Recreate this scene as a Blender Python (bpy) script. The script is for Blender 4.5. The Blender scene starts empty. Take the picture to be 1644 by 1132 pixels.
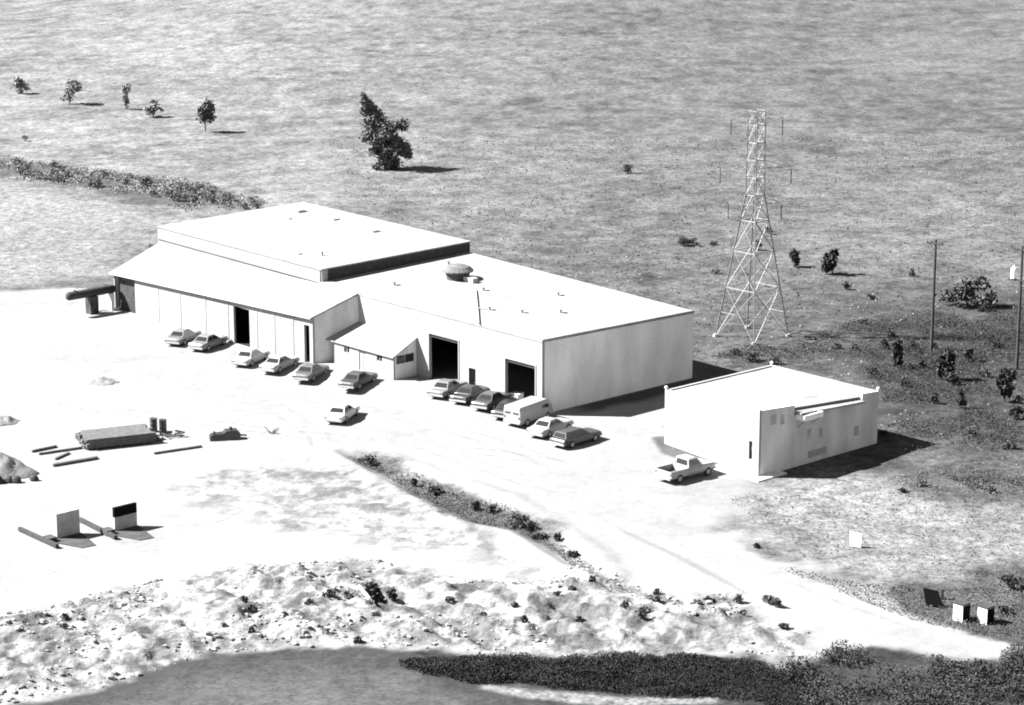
import bpy, math, random
import numpy as np
random.seed(7)
rng = np.random.default_rng(7)
R = math.radians
PI = math.pi
scene = bpy.context.scene
C = scene.collection

# ------------------------------------------------------------------ survey: how the site lies under the aircraft
FW, FH, FOC, PITCH, YAW, HC = 1644.0, 1132.0, 4000.0, R(13.96), R(47.56), 60.33
BX, BY = 2.73, 218.84                      # front corner of the long hall
UX, UY = math.cos(YAW), -math.sin(YAW)     # along the fronts
VX, VY = math.sin(YAW), math.cos(YAW)      # into the buildings
cp, sp = math.cos(PITCH), math.sin(PITCH)

def ray(x, y):
    r, u = (x - FW/2)/FOC, -(y - FH/2)/FOC
    return r, cp + u*sp, -sp + u*cp
def g(x, y, z=0.0):                        # survey point at height z
    d = ray(x, y); t = (z - HC)/d[2]
    return d[0]*t, d[1]*t
def proj(X, Y, Z):
    d = Y*cp - (Z-HC)*sp; up = Y*sp + (Z-HC)*cp
    return FW/2 + FOC*X/d, FH/2 - FOC*up/d
def at_depth(x, y, Y):
    d = ray(x, y); t = Y/d[1]
    return d[0]*t, Y, HC + d[2]*t
def to_uv(X, Y):
    return (X-BX)*UX + (Y-BY)*UY, (X-BX)*VX + (Y-BY)*VY
def to_xy(u, v):
    return BX + u*UX + v*VX, BY + u*UY + v*VY
def guv(x, y, z=0.0):
    return to_uv(*g(x, y, z))
def zfor(u, v, y):                         # height of the point over (u, v) seen on row y
    X, Y = to_xy(u, v)
    q = (FH/2 - y)/FOC                     # up/d = q
    return HC + Y*(q*cp - sp)/(cp + q*sp)
def front(x, y, v0):                       # (u, z) on an upright plane parallel to the fronts
    d = ray(x, y)
    t = (v0 + BX*VX + BY*VY)/(d[0]*VX + d[1]*VY)
    u, v = to_uv(d[0]*t, d[1]*t)
    return u, HC + d[2]*t
def side(x, y, u0):                        # (v, z) on an upright plane across the fronts
    d = ray(x, y)
    t = (u0 + BX*UX + BY*UY)/(d[0]*UX + d[1]*UY)
    u, v = to_uv(d[0]*t, d[1]*t)
    return v, HC + d[2]*t

# ------------------------------------------------------------------ materials
def mat(name, alb, rough=.9, var=.15, scale=1.2, bump=0.0, bscale=6.0, grain=.12, gscale=9.0, metal=0.0, spec=.3, streak=None):
    m = bpy.data.materials.new(name); m.use_nodes = True
    nt = m.node_tree; N = nt.nodes; L = nt.links
    b = N['Principled BSDF']
    b.inputs['Roughness'].default_value = rough
    b.inputs['Metallic'].default_value = metal
    b.inputs['Specular IOR Level'].default_value = spec
    tc = N.new('ShaderNodeTexCoord')
    mp = N.new('ShaderNodeMapping'); L.new(tc.outputs['Object'], mp.inputs[0])
    if streak: mp.inputs['Scale'].default_value = streak
    n1 = N.new('ShaderNodeTexNoise'); n1.inputs['Scale'].default_value = scale; n1.inputs['Detail'].default_value = 5
    n2 = N.new('ShaderNodeTexNoise'); n2.inputs['Scale'].default_value = gscale; n2.inputs['Detail'].default_value = 2
    L.new(mp.outputs[0], n1.inputs['Vector']); L.new(tc.outputs['Object'], n2.inputs['Vector'])
    def rng_(n, a):
        r = N.new('ShaderNodeMapRange'); r.inputs[1].default_value = .3; r.inputs[2].default_value = .7
        r.inputs[3].default_value = 1-a; r.inputs[4].default_value = 1+a; L.new(n.outputs[0], r.inputs[0]); return r
    r1, r2 = rng_(n1, var), rng_(n2, grain)
    mu = N.new('ShaderNodeMath'); mu.operation = 'MULTIPLY'; L.new(r1.outputs[0], mu.inputs[0]); L.new(r2.outputs[0], mu.inputs[1])
    m2 = N.new('ShaderNodeMath'); m2.operation = 'MULTIPLY'; m2.inputs[1].default_value = alb; m2.use_clamp = True
    L.new(mu.outputs[0], m2.inputs[0])
    L.new(m2.outputs[0], b.inputs['Base Color'])
    if bump:
        n3 = N.new('ShaderNodeTexNoise'); n3.inputs['Scale'].default_value = bscale; n3.inputs['Detail'].default_value = 4
        L.new(tc.outputs['Object'], n3.inputs['Vector'])
        bp = N.new('ShaderNodeBump'); bp.inputs['Strength'].default_value = bump; bp.inputs['Distance'].default_value = .1
        L.new(n3.outputs[0], bp.inputs['Height']); L.new(bp.outputs[0], b.inputs['Normal'])
    return m

M = dict(
    roof=mat('pale_roofing', .205, .9, .22, .5, grain=.12, gscale=3), gravel=mat('gravel_roofing', .19, .95, .14, .35, grain=.22, gscale=3.5), roofdark=mat('dark_roof_grey', .10, .9, .2), blackboard=mat('black_board', .006, .95, .2, spec=.03), pad=mat('dark_concrete', .04, .95, .35, 1.0, grain=.2),
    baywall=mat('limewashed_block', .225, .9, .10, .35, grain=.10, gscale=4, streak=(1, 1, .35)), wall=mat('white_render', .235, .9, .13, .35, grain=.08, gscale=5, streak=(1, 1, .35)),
    wall2=mat('bright_render', .66, .9, .14, .5, grain=.08, gscale=5, streak=(1, 1, .4)),  # white render brightened for walls in shade; sunlit fronts get a darker tone
    patch=mat('faded_patch', .36, .95, .25, 1.2), shadewall=mat('shade_side_render', .52, .9, .22, .5, grain=.08, gscale=5, streak=(1, 1, .4)),  # white render again, its tone set apart for end walls on the shaded side
    darkfascia=mat('tarred_fascia', .035, .8, .3, 1.5, grain=.3),
    trim=mat('grey_trim', .30, .7, .1),
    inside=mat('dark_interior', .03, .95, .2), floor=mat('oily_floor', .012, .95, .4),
    darkpaint=mat('dark_paint', .03, .7, .25, 2.0), greydoor=mat('grey_door_paint', .035, .7, .5, 1.4, grain=.3, gscale=3),
    stain=mat('wall_stain', .24, .95, .35, 1.2, grain=.2),
    glass=mat('window_glass', .02, .08, .05, spec=.5),
    steel=mat('galvanised_steel', .22, .55, .12, 2.0, spec=.4),
    wood=mat('weathered_timber', .085, .95, .25, 2.0, grain=.25), paletimber=mat('pale_timber', .20, .95, .3, 1.5, grain=.25),
    pole=mat('creosoted_pole', .035, .95, .25, 2.0), porcelain=mat('white_enamel', .8, .3, .05),
    concrete=mat('concrete', .30, .95, .2, 1.2, grain=.15), palecon=mat('pale_concrete', .6, .95, .12, 1.2),
    tyre=mat('tyre_rubber', .02, .9, .1), chrome=mat('bright_metal', .6, .3, .05, metal=.8),
    lamp=mat('lamp_glass', .5, .2, .05), tail=mat('tail_lamp_glass', .08, .2, .05),
    thicketleaf=mat('thicket_leaf', .011, .85, .5, .5, grain=.3, gscale=3), leafdark=mat('dark_leaf', .026, .8, .45, .7, grain=.3, gscale=3), leafmid=mat('mid_leaf', .05, .8, .4, .7, grain=.3, gscale=3),
    leafhaze=mat('hazed_leaf', .17, .8, .3, .7), leafpale=mat('pale_leaf', .09, .8, .3, .7, grain=.3, gscale=3), bark=mat('bark', .05, .95, .2),  # far left foliage paled in colour to imitate fading by haze
    leafgrass=mat('dry_grass', .10, .8, .3, .7), weed=mat('weed', .06, .9, .5, .4, grain=.3, gscale=3), rubble=mat('broken_rock', .20, .95, .6, .5, grain=.3, gscale=3),
    spoil=mat('loose_spoil', .15, .95, .3, .8, bump=.4, grain=.2), tarp=mat('dark_tarpaulin', .03, .8, .3, 1.5, grain=.2),
)
PAINT = {k: mat('car_paint_' + k, a, .32, .04, 1, grain=.03, spec=.5) for k, a in
         dict(bleached=.5, white=.24, cream=.125, pale=.085, mid=.04, dark=.018, black=.018).items()}

# ------------------------------------------------------------------ mesh helpers
class MB:
    def __init__(s): s.v = []; s.f = []
    def add(s, vs, fs):
        o = len(s.v); s.v += [tuple(map(float, p)) for p in vs]; s.f += [tuple(i+o for i in f) for f in fs]; return s
    def hexa(s, p):                        # p: 4 bottom then 4 top, both counter-clockwise from above
        return s.add(p, [(3,2,1,0),(4,5,6,7),(0,1,5,4),(1,2,6,5),(2,3,7,6),(3,0,4,7)])
    def box(s, x0, x1, y0, y1, z0, z1):
        return s.hexa([(x0,y0,z0),(x1,y0,z0),(x1,y1,z0),(x0,y1,z0),(x0,y0,z1),(x1,y0,z1),(x1,y1,z1),(x0,y1,z1)])
    def bar(s, a, b, r, n=4, r2=None):
        a = np.array(a, float); b = np.array(b, float); d = b-a; d /= np.linalg.norm(d)+1e-9
        h = np.array([0,0,1.]) if abs(d[2]) < .9 else np.array([1.,0,0])
        x = np.cross(d, h); x /= np.linalg.norm(x); y = np.cross(d, x)
        r2 = r if r2 is None else r2
        vs = []
        for c, q in ((a, r), (b, r2)):
            for k in range(n):
                t = 2*PI*(k+.5)/n; vs.append(c + q*(math.cos(t)*x + math.sin(t)*y))
        fs = [(k, (k+1) % n, n+(k+1) % n, n+k) for k in range(n)] + [tuple(range(n-1,-1,-1)), tuple(range(n, 2*n))]
        return s.add(vs, fs)
    def loft(s, secs, close=True):         # list of equally long closed sections
        n = len(secs[0]); vs = [p for q in secs for p in q]; fs = []
        for i in range(len(secs)-1):
            for k in range(n):
                fs.append((i*n+k, i*n+(k+1) % n, (i+1)*n+(k+1) % n, (i+1)*n+k))
        if close: fs += [tuple(range(n-1,-1,-1)), tuple((len(secs)-1)*n+k for k in range(n))]
        return s.add(vs, fs)
    def build(s, name, m, parent=None, smooth=False, fix=True):
        me = bpy.data.meshes.new(name); me.from_pydata(s.v, [], s.f); me.update()
        if fix:
            import bmesh
            bm = bmesh.new(); bm.from_mesh(me); bmesh.ops.recalc_face_normals(bm, faces=bm.faces); bm.to_mesh(me); bm.free()
        if smooth: me.polygons.foreach_set('use_smooth', [True]*len(me.polygons))
        me.materials.append(m)
        o = bpy.data.objects.new(name, me); C.objects.link(o)
        if parent: o.parent = parent
        return o
def quads_obj(name, verts, m, parent=None):            # verts (n,4,3) loose leaf faces
    n = len(verts); me = bpy.data.meshes.new(name)
    me.vertices.add(4*n); me.vertices.foreach_set('co', np.asarray(verts, 'f').ravel())
    me.loops.add(4*n); me.loops.foreach_set('vertex_index', np.arange(4*n, dtype='i'))
    me.polygons.add(n); me.polygons.foreach_set('loop_start', np.arange(0, 4*n, 4, dtype='i'))
    me.update(calc_edges=True); me.materials.append(m)
    o = bpy.data.objects.new(name, me); C.objects.link(o)
    if parent: o.parent = parent
    return o
def tag(o, label=None, cat=None, group=None, kind=None):
    for k, x in (('label', label), ('category', cat), ('group', group), ('kind', kind)):
        if x: o[k] = x
    return o
def thing(name, label, cat, loc=(0,0,0), rz=0.0, group=None):
    o = bpy.data.objects.new(name, None); C.objects.link(o); o.empty_display_size = .5
    o.location = loc; o.rotation_euler = (0, 0, rz)
    return tag(o, label, cat, group)
def kids(o): return [c for c in C.objects if c.parent == o]
def copy_tree(o, parent=None):
    c = o.copy(); C.objects.link(c)
    if parent: c.parent = parent
    for ch in kids(o): copy_tree(ch, c)
    return c

# ------------------------------------------------------------------ value noise and polygon distance
class Noise:
    def __init__(s, seed): s.t = np.random.default_rng(seed).random((256, 256))
    def __call__(s, x, y, sc):
        x = np.asarray(x)/sc; y = np.asarray(y)/sc
        xi = np.floor(x).astype(int); yi = np.floor(y).astype(int); fx = x-xi; fy = y-yi
        fx = fx*fx*(3-2*fx); fy = fy*fy*(3-2*fy); t = s.t
        a = t[xi % 256, yi % 256]; b = t[(xi+1) % 256, yi % 256]; c = t[xi % 256, (yi+1) % 256]; d = t[(xi+1) % 256, (yi+1) % 256]
        return (a*(1-fx)+b*fx)*(1-fy) + (c*(1-fx)+d*fx)*fy - .5
    def fbm(s, x, y, sc, o=4):
        r = 0; a = 1
        for k in range(o): r = r + a*s(x+17.3*k, y+5.7*k, sc); sc /= 2.03; a *= .55
        return r
nz, nz2, nz3 = Noise(1), Noise(2), Noise(3)
def wpoly(pts): return np.array([g(x, y) for x, y in pts])
def sdist(X, Y, P):                                      # positive inside, metres
    X = np.asarray(X, float); Y = np.asarray(Y, float)
    ins = np.zeros(X.shape, bool); dm = np.full(X.shape, 1e9)
    for i in range(len(P)):
        a = P[i]; b = P[(i+1) % len(P)]
        c = ((a[1] > Y) != (b[1] > Y)) & (X < (b[0]-a[0])*(Y-a[1])/((b[1]-a[1]) or 1e-9) + a[0])
        ins ^= c
        e = b-a; t = np.clip(((X-a[0])*e[0] + (Y-a[1])*e[1])/(e@e + 1e-9), 0, 1)
        dm = np.minimum(dm, np.hypot(X-a[0]-t*e[0], Y-a[1]-t*e[1]))
    return np.where(ins, dm, -dm)
def sstep(a, b, x): t = np.clip((x-a)/(b-a), 0, 1); return t*t*(3-2*t)
# ------------------------------------------------------------------ the ground: one sheet, cut into field, yard, road, bank and meadow
YARD = wpoly([(-900,474),(-50,472),(60,466),(120,462),(240,470),(700,520),(1112,612),(1063,664),(1068,712),(1195,773),(1150,800),(1165,850),(1230,893),(1300,925),(1400,964),(1500,1000),(1575,1022),(1615,1040),(1610,1056),(1587,1060),(1480,1053),(1400,1046),(1300,1056),(1265,1075),(1210,1052),(1000,1055),(750,1052),(560,1040),(340,1052),(230,1090),(150,1112),(-50,1145),(-900,1145)])
BANK = wpoly([(-900,1010),(0,985),(100,960),(270,925),(420,905),(600,895),(720,925),(840,935),(930,905),(960,905),(1010,930),(1070,955),(1180,950),(1262,1000),(1330,1012),(1290,1045),(1265,1075),(1210,1052),(1000,1055),(750,1052),(560,1040),(340,1052),(230,1090),(150,1112),(-50,1145),(-900,1145)])
LOOSE = wpoly([(230,790),(300,755),(420,745),(560,745),(640,775),(720,825),(810,862),(905,915),(850,925),(740,900),(560,870),(430,850),(330,815)])
DITCH = wpoly([(552,728),(605,735),(700,770),(800,803),(856,836),(935,890),(965,922),(915,905),(830,852),(760,838),(680,800),(600,755)])
ROAD = wpoly([(1060,800),(1165,850),(1230,893),(1300,925),(1400,964),(1500,1000),(1575,1022),(1620,1040),(1610,1058),(1587,1061),(1480,1043),(1400,1028),(1330,1000),(1192,948),(1000,853)])
STRIP = wpoly([(1046,702),(1066,700),(1200,765),(1160,748),(1130,750),(1062,728)])
MEADOW = wpoly([(-900,1148),(-50,1148),(150,1115),(230,1093),(300,1064),(345,1053),(450,1045),(560,1041),(640,1046),(740,1056),(750,1094),(900,1130),(1000,1180),(-900,1400)])
THICK = wpoly([(650,1076),(750,1058),(1000,1058),(1200,1057),(1262,1078),(1300,1062),(1340,1046),(1500,1062),(1600,1074),(1624,1044),(1720,1030),(1720,1190),(1150,1120),(1000,1118),(860,1106),(740,1092)])
RUT = wpoly([(985,842),(1100,896),(1200,950),(1198,955),(1100,903),(1000,856)])
PATHL = wpoly([(770,1098),(860,1108),(1020,1122),(1150,1120),(1150,1128),(1010,1134),(850,1122),(770,1106)])
DRY = wpoly([(-900,270),(0,285),(100,312),(220,335),(300,352),(250,380),(160,430),(60,456),(-900,470)])
HEDGE = wpoly([(-900,235),(0,252),(120,268),(260,280),(380,305),(420,330),(300,345),(220,328),(120,305),(0,285),(-900,268)])
PALER = wpoly([(1210,775),(1330,735),(1430,765),(1540,800),(1700,830),(1700,905),(1500,940),(1380,945),(1230,893),(1150,850),(1150,800)])
def height(X, Y):
    X = np.asarray(X, float); Y = np.asarray(Y, float)
    u, v = to_uv(X, Y)
    z = .45*sstep(-34, -26, u)*sstep(3, -6, u)*sstep(-9, -5, v)*sstep(26, 16, v)
    z = z + .10*nz.fbm(X, Y, 9, 3)*sstep(150, 400, Y*0+np.hypot(X-0, Y-200)*3)
    b = sstep(0, 3.5, sdist(X, Y, BANK))
    z = z + b*(.30 + .5*nz2.fbm(X, Y, 5.5, 2) + .55*nz3.fbm(X, Y, 1.5, 3) + .35*nz.fbm(X, Y, .8, 2) + .7*nz.fbm(X*.8+Y*.6, (Y*.8-X*.6)*.22, 1.9, 2))
    dd = sdist(X, Y, DITCH); z = z - .35*sstep(-.8, 1.2, dd) + .25*sstep(-3, -1, dd)*sstep(0, -1, dd)
    l = sstep(0, 3, sdist(X, Y, LOOSE)); z = z + l*(.25*nz3.fbm(X, Y, 2.2, 3))
    far = sstep(300, 900, np.hypot(X, Y)); z = z + far*2.5*nz.fbm(X, Y, 160, 2)
    return z
def hz(x, y): return float(height(np.array([x]), np.array([y]))[0])

def grow(a, step, k, end):
    r = [a]
    while abs(r[-1]) < end: r.append(r[-1] + step); step *= k
    return r
xs = np.array([-q for q in grow(62, .5, 1.05, 4000)][::-1][:-1] + list(np.arange(-62, 62.01, .25)) + grow(62, .5, 1.05, 4000)[1:])
ys = np.array(sorted([-q for q in grow(0, 10, 1.3, 1500)][1:] + list(np.arange(0, 140, 5)) + list(np.arange(140, 205, .28)) + list(np.arange(205, 290, .45)) + grow(290, .5, 1.014, 5000)))
GX, GY = np.meshgrid(xs, ys)
GZ = height(GX, GY)
e1 = nz.fbm(GX, GY, 5, 5)*2.2                            # ragged edges
pal0 = sstep(-6, 2, sdist(GX, GY, PALER))
yard = sstep(-.6-2.6*pal0, .6+.5*pal0, sdist(GX, GY, YARD) + e1*(.9+.9*pal0))
bank = sstep(-.8, 2.0, sdist(GX, GY, BANK) + e1)
loose = sstep(-1.5, 2.5, sdist(GX, GY, LOOSE) + e1*1.3)
ditch = sstep(-.9, .8, sdist(GX, GY, DITCH) + e1*1.0)
strip = sstep(-.25, .25, sdist(GX, GY, STRIP))
meadow = sstep(-.5, .5, sdist(GX, GY, MEADOW) + e1*.6 + .5*nz3.fbm(GX, GY, 1.5, 3))
dry = sstep(-4, 5, sdist(GX, GY, DRY) + e1*2); hedge = sstep(-1.5, 3, sdist(GX, GY, HEDGE) + e1*2.5)
paler = sstep(-2, 4, sdist(GX, GY, PALER) + e1*1.5)
pathl = sstep(-.3, .3, sdist(GX, GY, PATHL) + e1*.15)
f_big = nz.fbm(GX, GY, 60, 4); f_mid = nz2.fbm(GX, GY, 14, 5); f_sm = nz3.fbm(GX, GY, 2.5, 4)
# dry pasture: palest at the far left, greener and darker towards the right and near the buildings
px0 = FW/2 + FOC*GX/np.maximum(GY*cp + HC*sp, 30)
grass = .063 + .041*sstep(30, -75, GX - (GY-300)*.05)*sstep(230, 330, GY) - .012*sstep(330, 235, GY)*sstep(-30, 10, GX)
grass = grass*(1 + .14*f_big + .34*f_mid + .7*f_sm)*(1-.38*sstep(26, 42, GX)*sstep(285, 262, GY)*sstep(205, 215, GY))*(1-.15*sstep(290, 250, GY))
grass = grass*(1-dry) + .125*(1+.25*f_mid+.2*f_sm)*dry
grass = grass*(1-hedge) + .045*(1+.5*f_mid+.5*f_sm)*hedge
grass = grass*(1-paler) + .116*(1+.3*f_mid+.5*f_sm)*paler
low = sstep(166, 157, GY - np.clip(GX-20, 0, 40)*.12)*(1-paler)
grass = grass*(1-low*.42)*(1+low*.8*nz2.fbm(GX, GY, 2.2, 4))
dirt = .180*(1 + .20*f_mid + .16*f_sm + .12*f_big)
for (pts, wd) in (([(1600,1046),(1420,985),(1230,915),(1060,815),(900,745),(740,690),(560,650),(380,620),(180,590)], .22), ([(1040,800),(960,760),(860,735),(700,715),(480,700),(250,668),(40,640)], .2), ([(420,640),(500,690),(540,725),(450,800),(300,845),(120,905),(-60,950)], .22), ([(640,700),(760,745),(900,790),(1020,850),(1200,935)], .2), ([(1120,790),(1010,740),(930,700),(870,690)], .2)):
    pts = [np.array(g(*q)) for q in pts]; dm = np.full(GX.shape, 1e9)
    fine_ = [pts[i]*(1-t)+pts[i+1]*t for i in range(len(pts)-1) for t in (0, .34, .67)] + [pts[-1]]
    fine_ = [sum(fine_[max(0,i-2):i+3])/len(fine_[max(0,i-2):i+3]) for i in range(len(fine_))]
    for a, b in zip(fine_, fine_[1:]):
        e = b-a; t = np.clip(((GX-a[0])*e[0]+(GY-a[1])*e[1])/(e@e), 0, 1); dm = np.minimum(dm, np.hypot(GX-a[0]-t*e[0], GY-a[1]-t*e[1]))
    tr = np.exp(-((dm-.85)/wd)**2)*sstep(-.25, .25, f_mid+f_sm*.6)
    dirt = dirt*(1-.30*tr)
weedy = sstep(-.02, .42, nz2.fbm(GX, GY, 2.6, 5) + .45*nz.fbm(GX, GY, 13, 2))
gul = nz.fbm(GX*.8+GY*.6, (GY*.8-GX*.6)*.22, 1.6, 4)
rock = np.clip(.16*(1+1.1*nz3.fbm(GX, GY, .9, 4)+.7*gul), .05, .30)*(1-weedy) + .075*(1+.6*f_sm)*weedy
dirt = dirt*(1-bank) + rock*bank
weedy2 = sstep(.0, .5, nz3.fbm(GX, GY, 2.2, 5))
dirt = dirt*(1-loose) + (np.clip(.165*(1+.7*nz3.fbm(GX, GY, 1.0, 4)), .08, .3)*(1-weedy2)+.085*weedy2)*loose
alb = grass*(1-yard) + dirt*yard
dg = .06*(1+.5*f_sm+.3*f_mid)
alb = alb*(1-ditch) + dg*ditch
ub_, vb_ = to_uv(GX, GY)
hs = sstep(2.6, 1.2, ub_ + e1*.5)*sstep(-.2, .4, ub_)*sstep(1.5, 6, vb_)*sstep(30, 26, vb_)  # dark earth strip, albedo lowered to deepen the hall's cast shadow
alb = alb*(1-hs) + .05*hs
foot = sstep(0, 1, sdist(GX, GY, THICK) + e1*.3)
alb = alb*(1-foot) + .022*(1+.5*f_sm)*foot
rut = sstep(-.15, .1, sdist(GX, GY, RUT) + e1*.12)
alb = alb*(1-rut) + .13*rut
alb = alb*(1-strip) + .06*(1+.4*f_sm)*strip
mtone = .028 + .022*sstep(1.0, 6.5, sdist(GX, GY, MEADOW) + e1*1.5 + (GX+30)*.02)
alb = alb*(1-meadow) + mtone*(1+.2*f_mid+.25*f_sm)*meadow
alb = alb*(1-pathl) + .12*pathl
alb = np.clip(alb, .015, .6)
rocky = np.clip(bank + .5*loose, 0, 1)
soft = np.clip((1-yard) + bank*.8 + loose*.5 + ditch - meadow*.35, 0.2, 1)

gm = bpy.data.materials.new('site_ground'); gm.use_nodes = True
nt = gm.node_tree; N = nt.nodes; L = nt.links; bs = N['Principled BSDF']
bs.inputs['Roughness'].default_value = .95; bs.inputs['Specular IOR Level'].default_value = .15
a1 = N.new('ShaderNodeAttribute'); a1.attribute_name = 'albedo'
a2 = N.new('ShaderNodeAttribute'); a2.attribute_name = 'tufted'
tc = N.new('ShaderNodeTexCoord')
def noise_(sc, det):
    n = N.new('ShaderNodeTexNoise'); n.inputs['Scale'].default_value = sc; n.inputs['Detail'].default_value = det
    L.new(tc.outputs['Object'], n.inputs['Vector']); return n
def math_(op, a, b):
    n = N.new('ShaderNodeMath'); n.operation = op
    for i, q in enumerate((a, b)):
        if isinstance(q, (int, float)): n.inputs[i].default_value = q
        else: L.new(q, n.inputs[i])
    return n.outputs[0]
na, nb = noise_(1.1, 4), noise_(3.2, 3)
mix = math_('ADD', math_('MULTIPLY', math_('SUBTRACT', na.outputs[0], .5), 2.3), math_('MULTIPLY', math_('SUBTRACT', nb.outputs[0], .5), 2.3))
nd = noise_(.42, 4)
mix = math_('ADD', mix, math_('MULTIPLY', math_('SUBTRACT', nd.outputs[0], .5), 1.0))
fac = math_('ADD', math_('MULTIPLY', mix, math_('MULTIPLY', a2.outputs['Fac'], .9)), 1.0)
fin = math_('MAXIMUM', math_('MULTIPLY', a1.outputs['Fac'], fac), .008)
L.new(fin, bs.inputs['Base Color'])
bp = N.new('ShaderNodeBump'); bp.inputs['Distance'].default_value = .25
a3 = N.new('ShaderNodeAttribute'); a3.attribute_name = 'rocky'
L.new(math_('ADD', math_('MULTIPLY', a2.outputs['Fac'], .3), math_('MULTIPLY', a3.outputs['Fac'], .6)), bp.inputs['Strength']); L.new(noise_(1.6, 4).outputs[0], bp.inputs['Height']); L.new(bp.outputs[0], bs.inputs['Normal'])

ny, nx = GX.shape
idx = np.arange(nx*ny).reshape(ny, nx)
F = np.stack([idx[:-1,:-1], idx[:-1,1:], idx[1:,1:], idx[1:,:-1]], -1).reshape(-1, 4)
fx, fy = (GX[:-1,:-1]+GX[1:,1:]).ravel()/2, (GY[:-1,:-1]+GY[1:,1:]).ravel()/2
zone = np.zeros(len(F), int)
zone[sdist(fx, fy, YARD) > 0] = 1
zone[(sdist(fx, fy, BANK) > 0)] = 2
zone[(sdist(fx, fy, ROAD) > 0)] = 3
zone[(sdist(fx, fy, MEADOW) > 0)] = 4
zone[(sdist(fx, fy, DITCH) > 0)] = 5
V = np.stack([GX, GY, GZ], -1).reshape(-1, 3)
for k, nm in enumerate(('grass_field', 'dirt_yard', 'rubble_bank', 'dirt_road', 'meadow', 'grassy_ditch')):
    ff = F[zone == k]; used, inv = np.unique(ff, return_inverse=True); inv = inv.reshape(ff.shape)
    me = bpy.data.meshes.new(nm)
    me.vertices.add(len(used)); me.vertices.foreach_set('co', V[used].astype('f').ravel())
    me.loops.add(ff.size); me.loops.foreach_set('vertex_index', inv.astype('i').ravel())
    me.polygons.add(len(ff)); me.polygons.foreach_set('loop_start', np.arange(0, ff.size, 4, dtype='i'))
    me.update(calc_edges=True)
    me.polygons.foreach_set('use_smooth', np.ones(len(ff), bool))
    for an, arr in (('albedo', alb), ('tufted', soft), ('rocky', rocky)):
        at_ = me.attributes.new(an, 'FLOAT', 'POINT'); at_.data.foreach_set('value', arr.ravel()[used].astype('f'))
    me.materials.append(gm)
    o = bpy.data.objects.new(nm, me); C.objects.link(o); tag(o, kind='structure')
# ------------------------------------------------------------------ the workshop: long hall, high hall, low bay, lean-to office
WS = thing('workshop_building', 'large white flat-roofed workshop with raised rear hall and dark open doorways', 'industrial building', (BX, BY, 0), -YAW)
def wall_run(mb, along, plane, thick, s0, s1, zb, top, holes=()):
    """upright wall from s0 to s1 on an axis, outer face on plane, thickness inward; top(s) gives its height"""
    cuts = sorted({s0, s1, *[h[0] for h in holes], *[h[1] for h in holes]})
    pl = plane if callable(plane) else (lambda s: plane)
    P = (lambda s, d, z: (s, pl(s)+d, z)) if along == 'u' else (lambda s, d, z: (pl(s)+d, s, z))
    for a, b in zip(cuts, cuts[1:]):
        hs = sorted([h for h in holes if h[0] <= a+1e-6 and h[1] >= b-1e-6], key=lambda h: h[2])
        z = zb
        for h in hs + [None]:
            za = (lambda s: top(s)) if h is None else (lambda s, q=h[2]: q)
            if h is None or h[2] > z + 1e-3:
                z0 = z
                mb.hexa([P(a,0,z0),P(b,0,z0),P(b,thick,z0),P(a,thick,z0),P(a,0,za(a)),P(b,0,za(b)),P(b,thick,za(b)),P(a,thick,za(a))])
            if h: z = h[3]
    return mb
lin = lambda s0, z0, s1, z1: (lambda s: z0 + (z1-z0)*(s-s0)/(s1-s0))
def rect_front(px, v0):                       # opening on a front from its picture corners
    a = front(px[0], px[1], v0); b = front(px[2], px[3], v0)
    return a, b
uA, VB, uD = -26.37, 19.8, -32.66
zA = zfor(uA, 0, 473); zB = zfor(0, 0, 547); zC = zfor(0, VB, 500); zD = zfor(-30.85, VB, 410)
# doors on the hall front
(d1a, d1t), (d1b, _) = front(689, 535, 0), front(736, 547, 0)
d1z = .42
(d2a, d2t), (d2b, _) = front(811.5, 575, 0), front(859.5, 589, 0)
(d3a, d3t), (d3b, _) = front(752.5, 590, 0), front(763.5, 592, 0)
wf = wall_run(MB(), 'u', 0, .3, uA, 0, -.6, lin(uA, zA-.02, 0, zB-.02), [(d1a, d1b, d1z, d1t), (d2a, d2b, .12, d2t), (d3a, d3b, .3, d3t)])
wf.build('front_wall', M['wall'], WS)
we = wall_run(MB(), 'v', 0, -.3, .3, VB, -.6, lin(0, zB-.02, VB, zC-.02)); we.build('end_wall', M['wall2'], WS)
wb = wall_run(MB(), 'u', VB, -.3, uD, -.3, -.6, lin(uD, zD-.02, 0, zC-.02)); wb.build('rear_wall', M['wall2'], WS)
def sheet(mb, c, nu, nv, th):                 # bilinear roof slab, c = corners (u,v,z) ccw
    c = [np.array(q) for q in c]
    grid = [[c[0]*(1-i/nu)*(1-j/nv)+c[1]*(i/nu)*(1-j/nv)+c[2]*(i/nu)*(j/nv)+c[3]*(1-i/nu)*(j/nv) for i in range(nu+1)] for j in range(nv+1)]
    vs = [tuple(p) for r in grid for p in r]; n = len(vs); vs += [(x, y, z-th) for x, y, z in vs]
    I = lambda i, j: j*(nu+1)+i; fs = []
    for j in range(nv):
        for i in range(nu):
            fs += [(I(i,j), I(i+1,j), I(i+1,j+1), I(i,j+1)), (n+I(i,j+1), n+I(i+1,j+1), n+I(i+1,j), n+I(i,j))]
    rim = [I(i,0) for i in range(nu)] + [I(nu,j) for j in range(nv)] + [I(i,nv) for i in range(nu,0,-1)] + [I(0,j) for j in range(nv,0,-1)]
    for a, b in zip(rim, rim[1:]+rim[:1]): fs.append((b, a, n+a, n+b))
    return mb.add(vs, fs)
rf = sheet(MB(), [(uD,-.06,zA+.2),(.06,-.06,zB+.05),(.06,VB+.06,zC+.05),(uD,VB+.06,zD+.1)], 12, 8, .22)
hall_roof = rf.build('hall_roof', M['roof'], WS)
co = MB()
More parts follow.
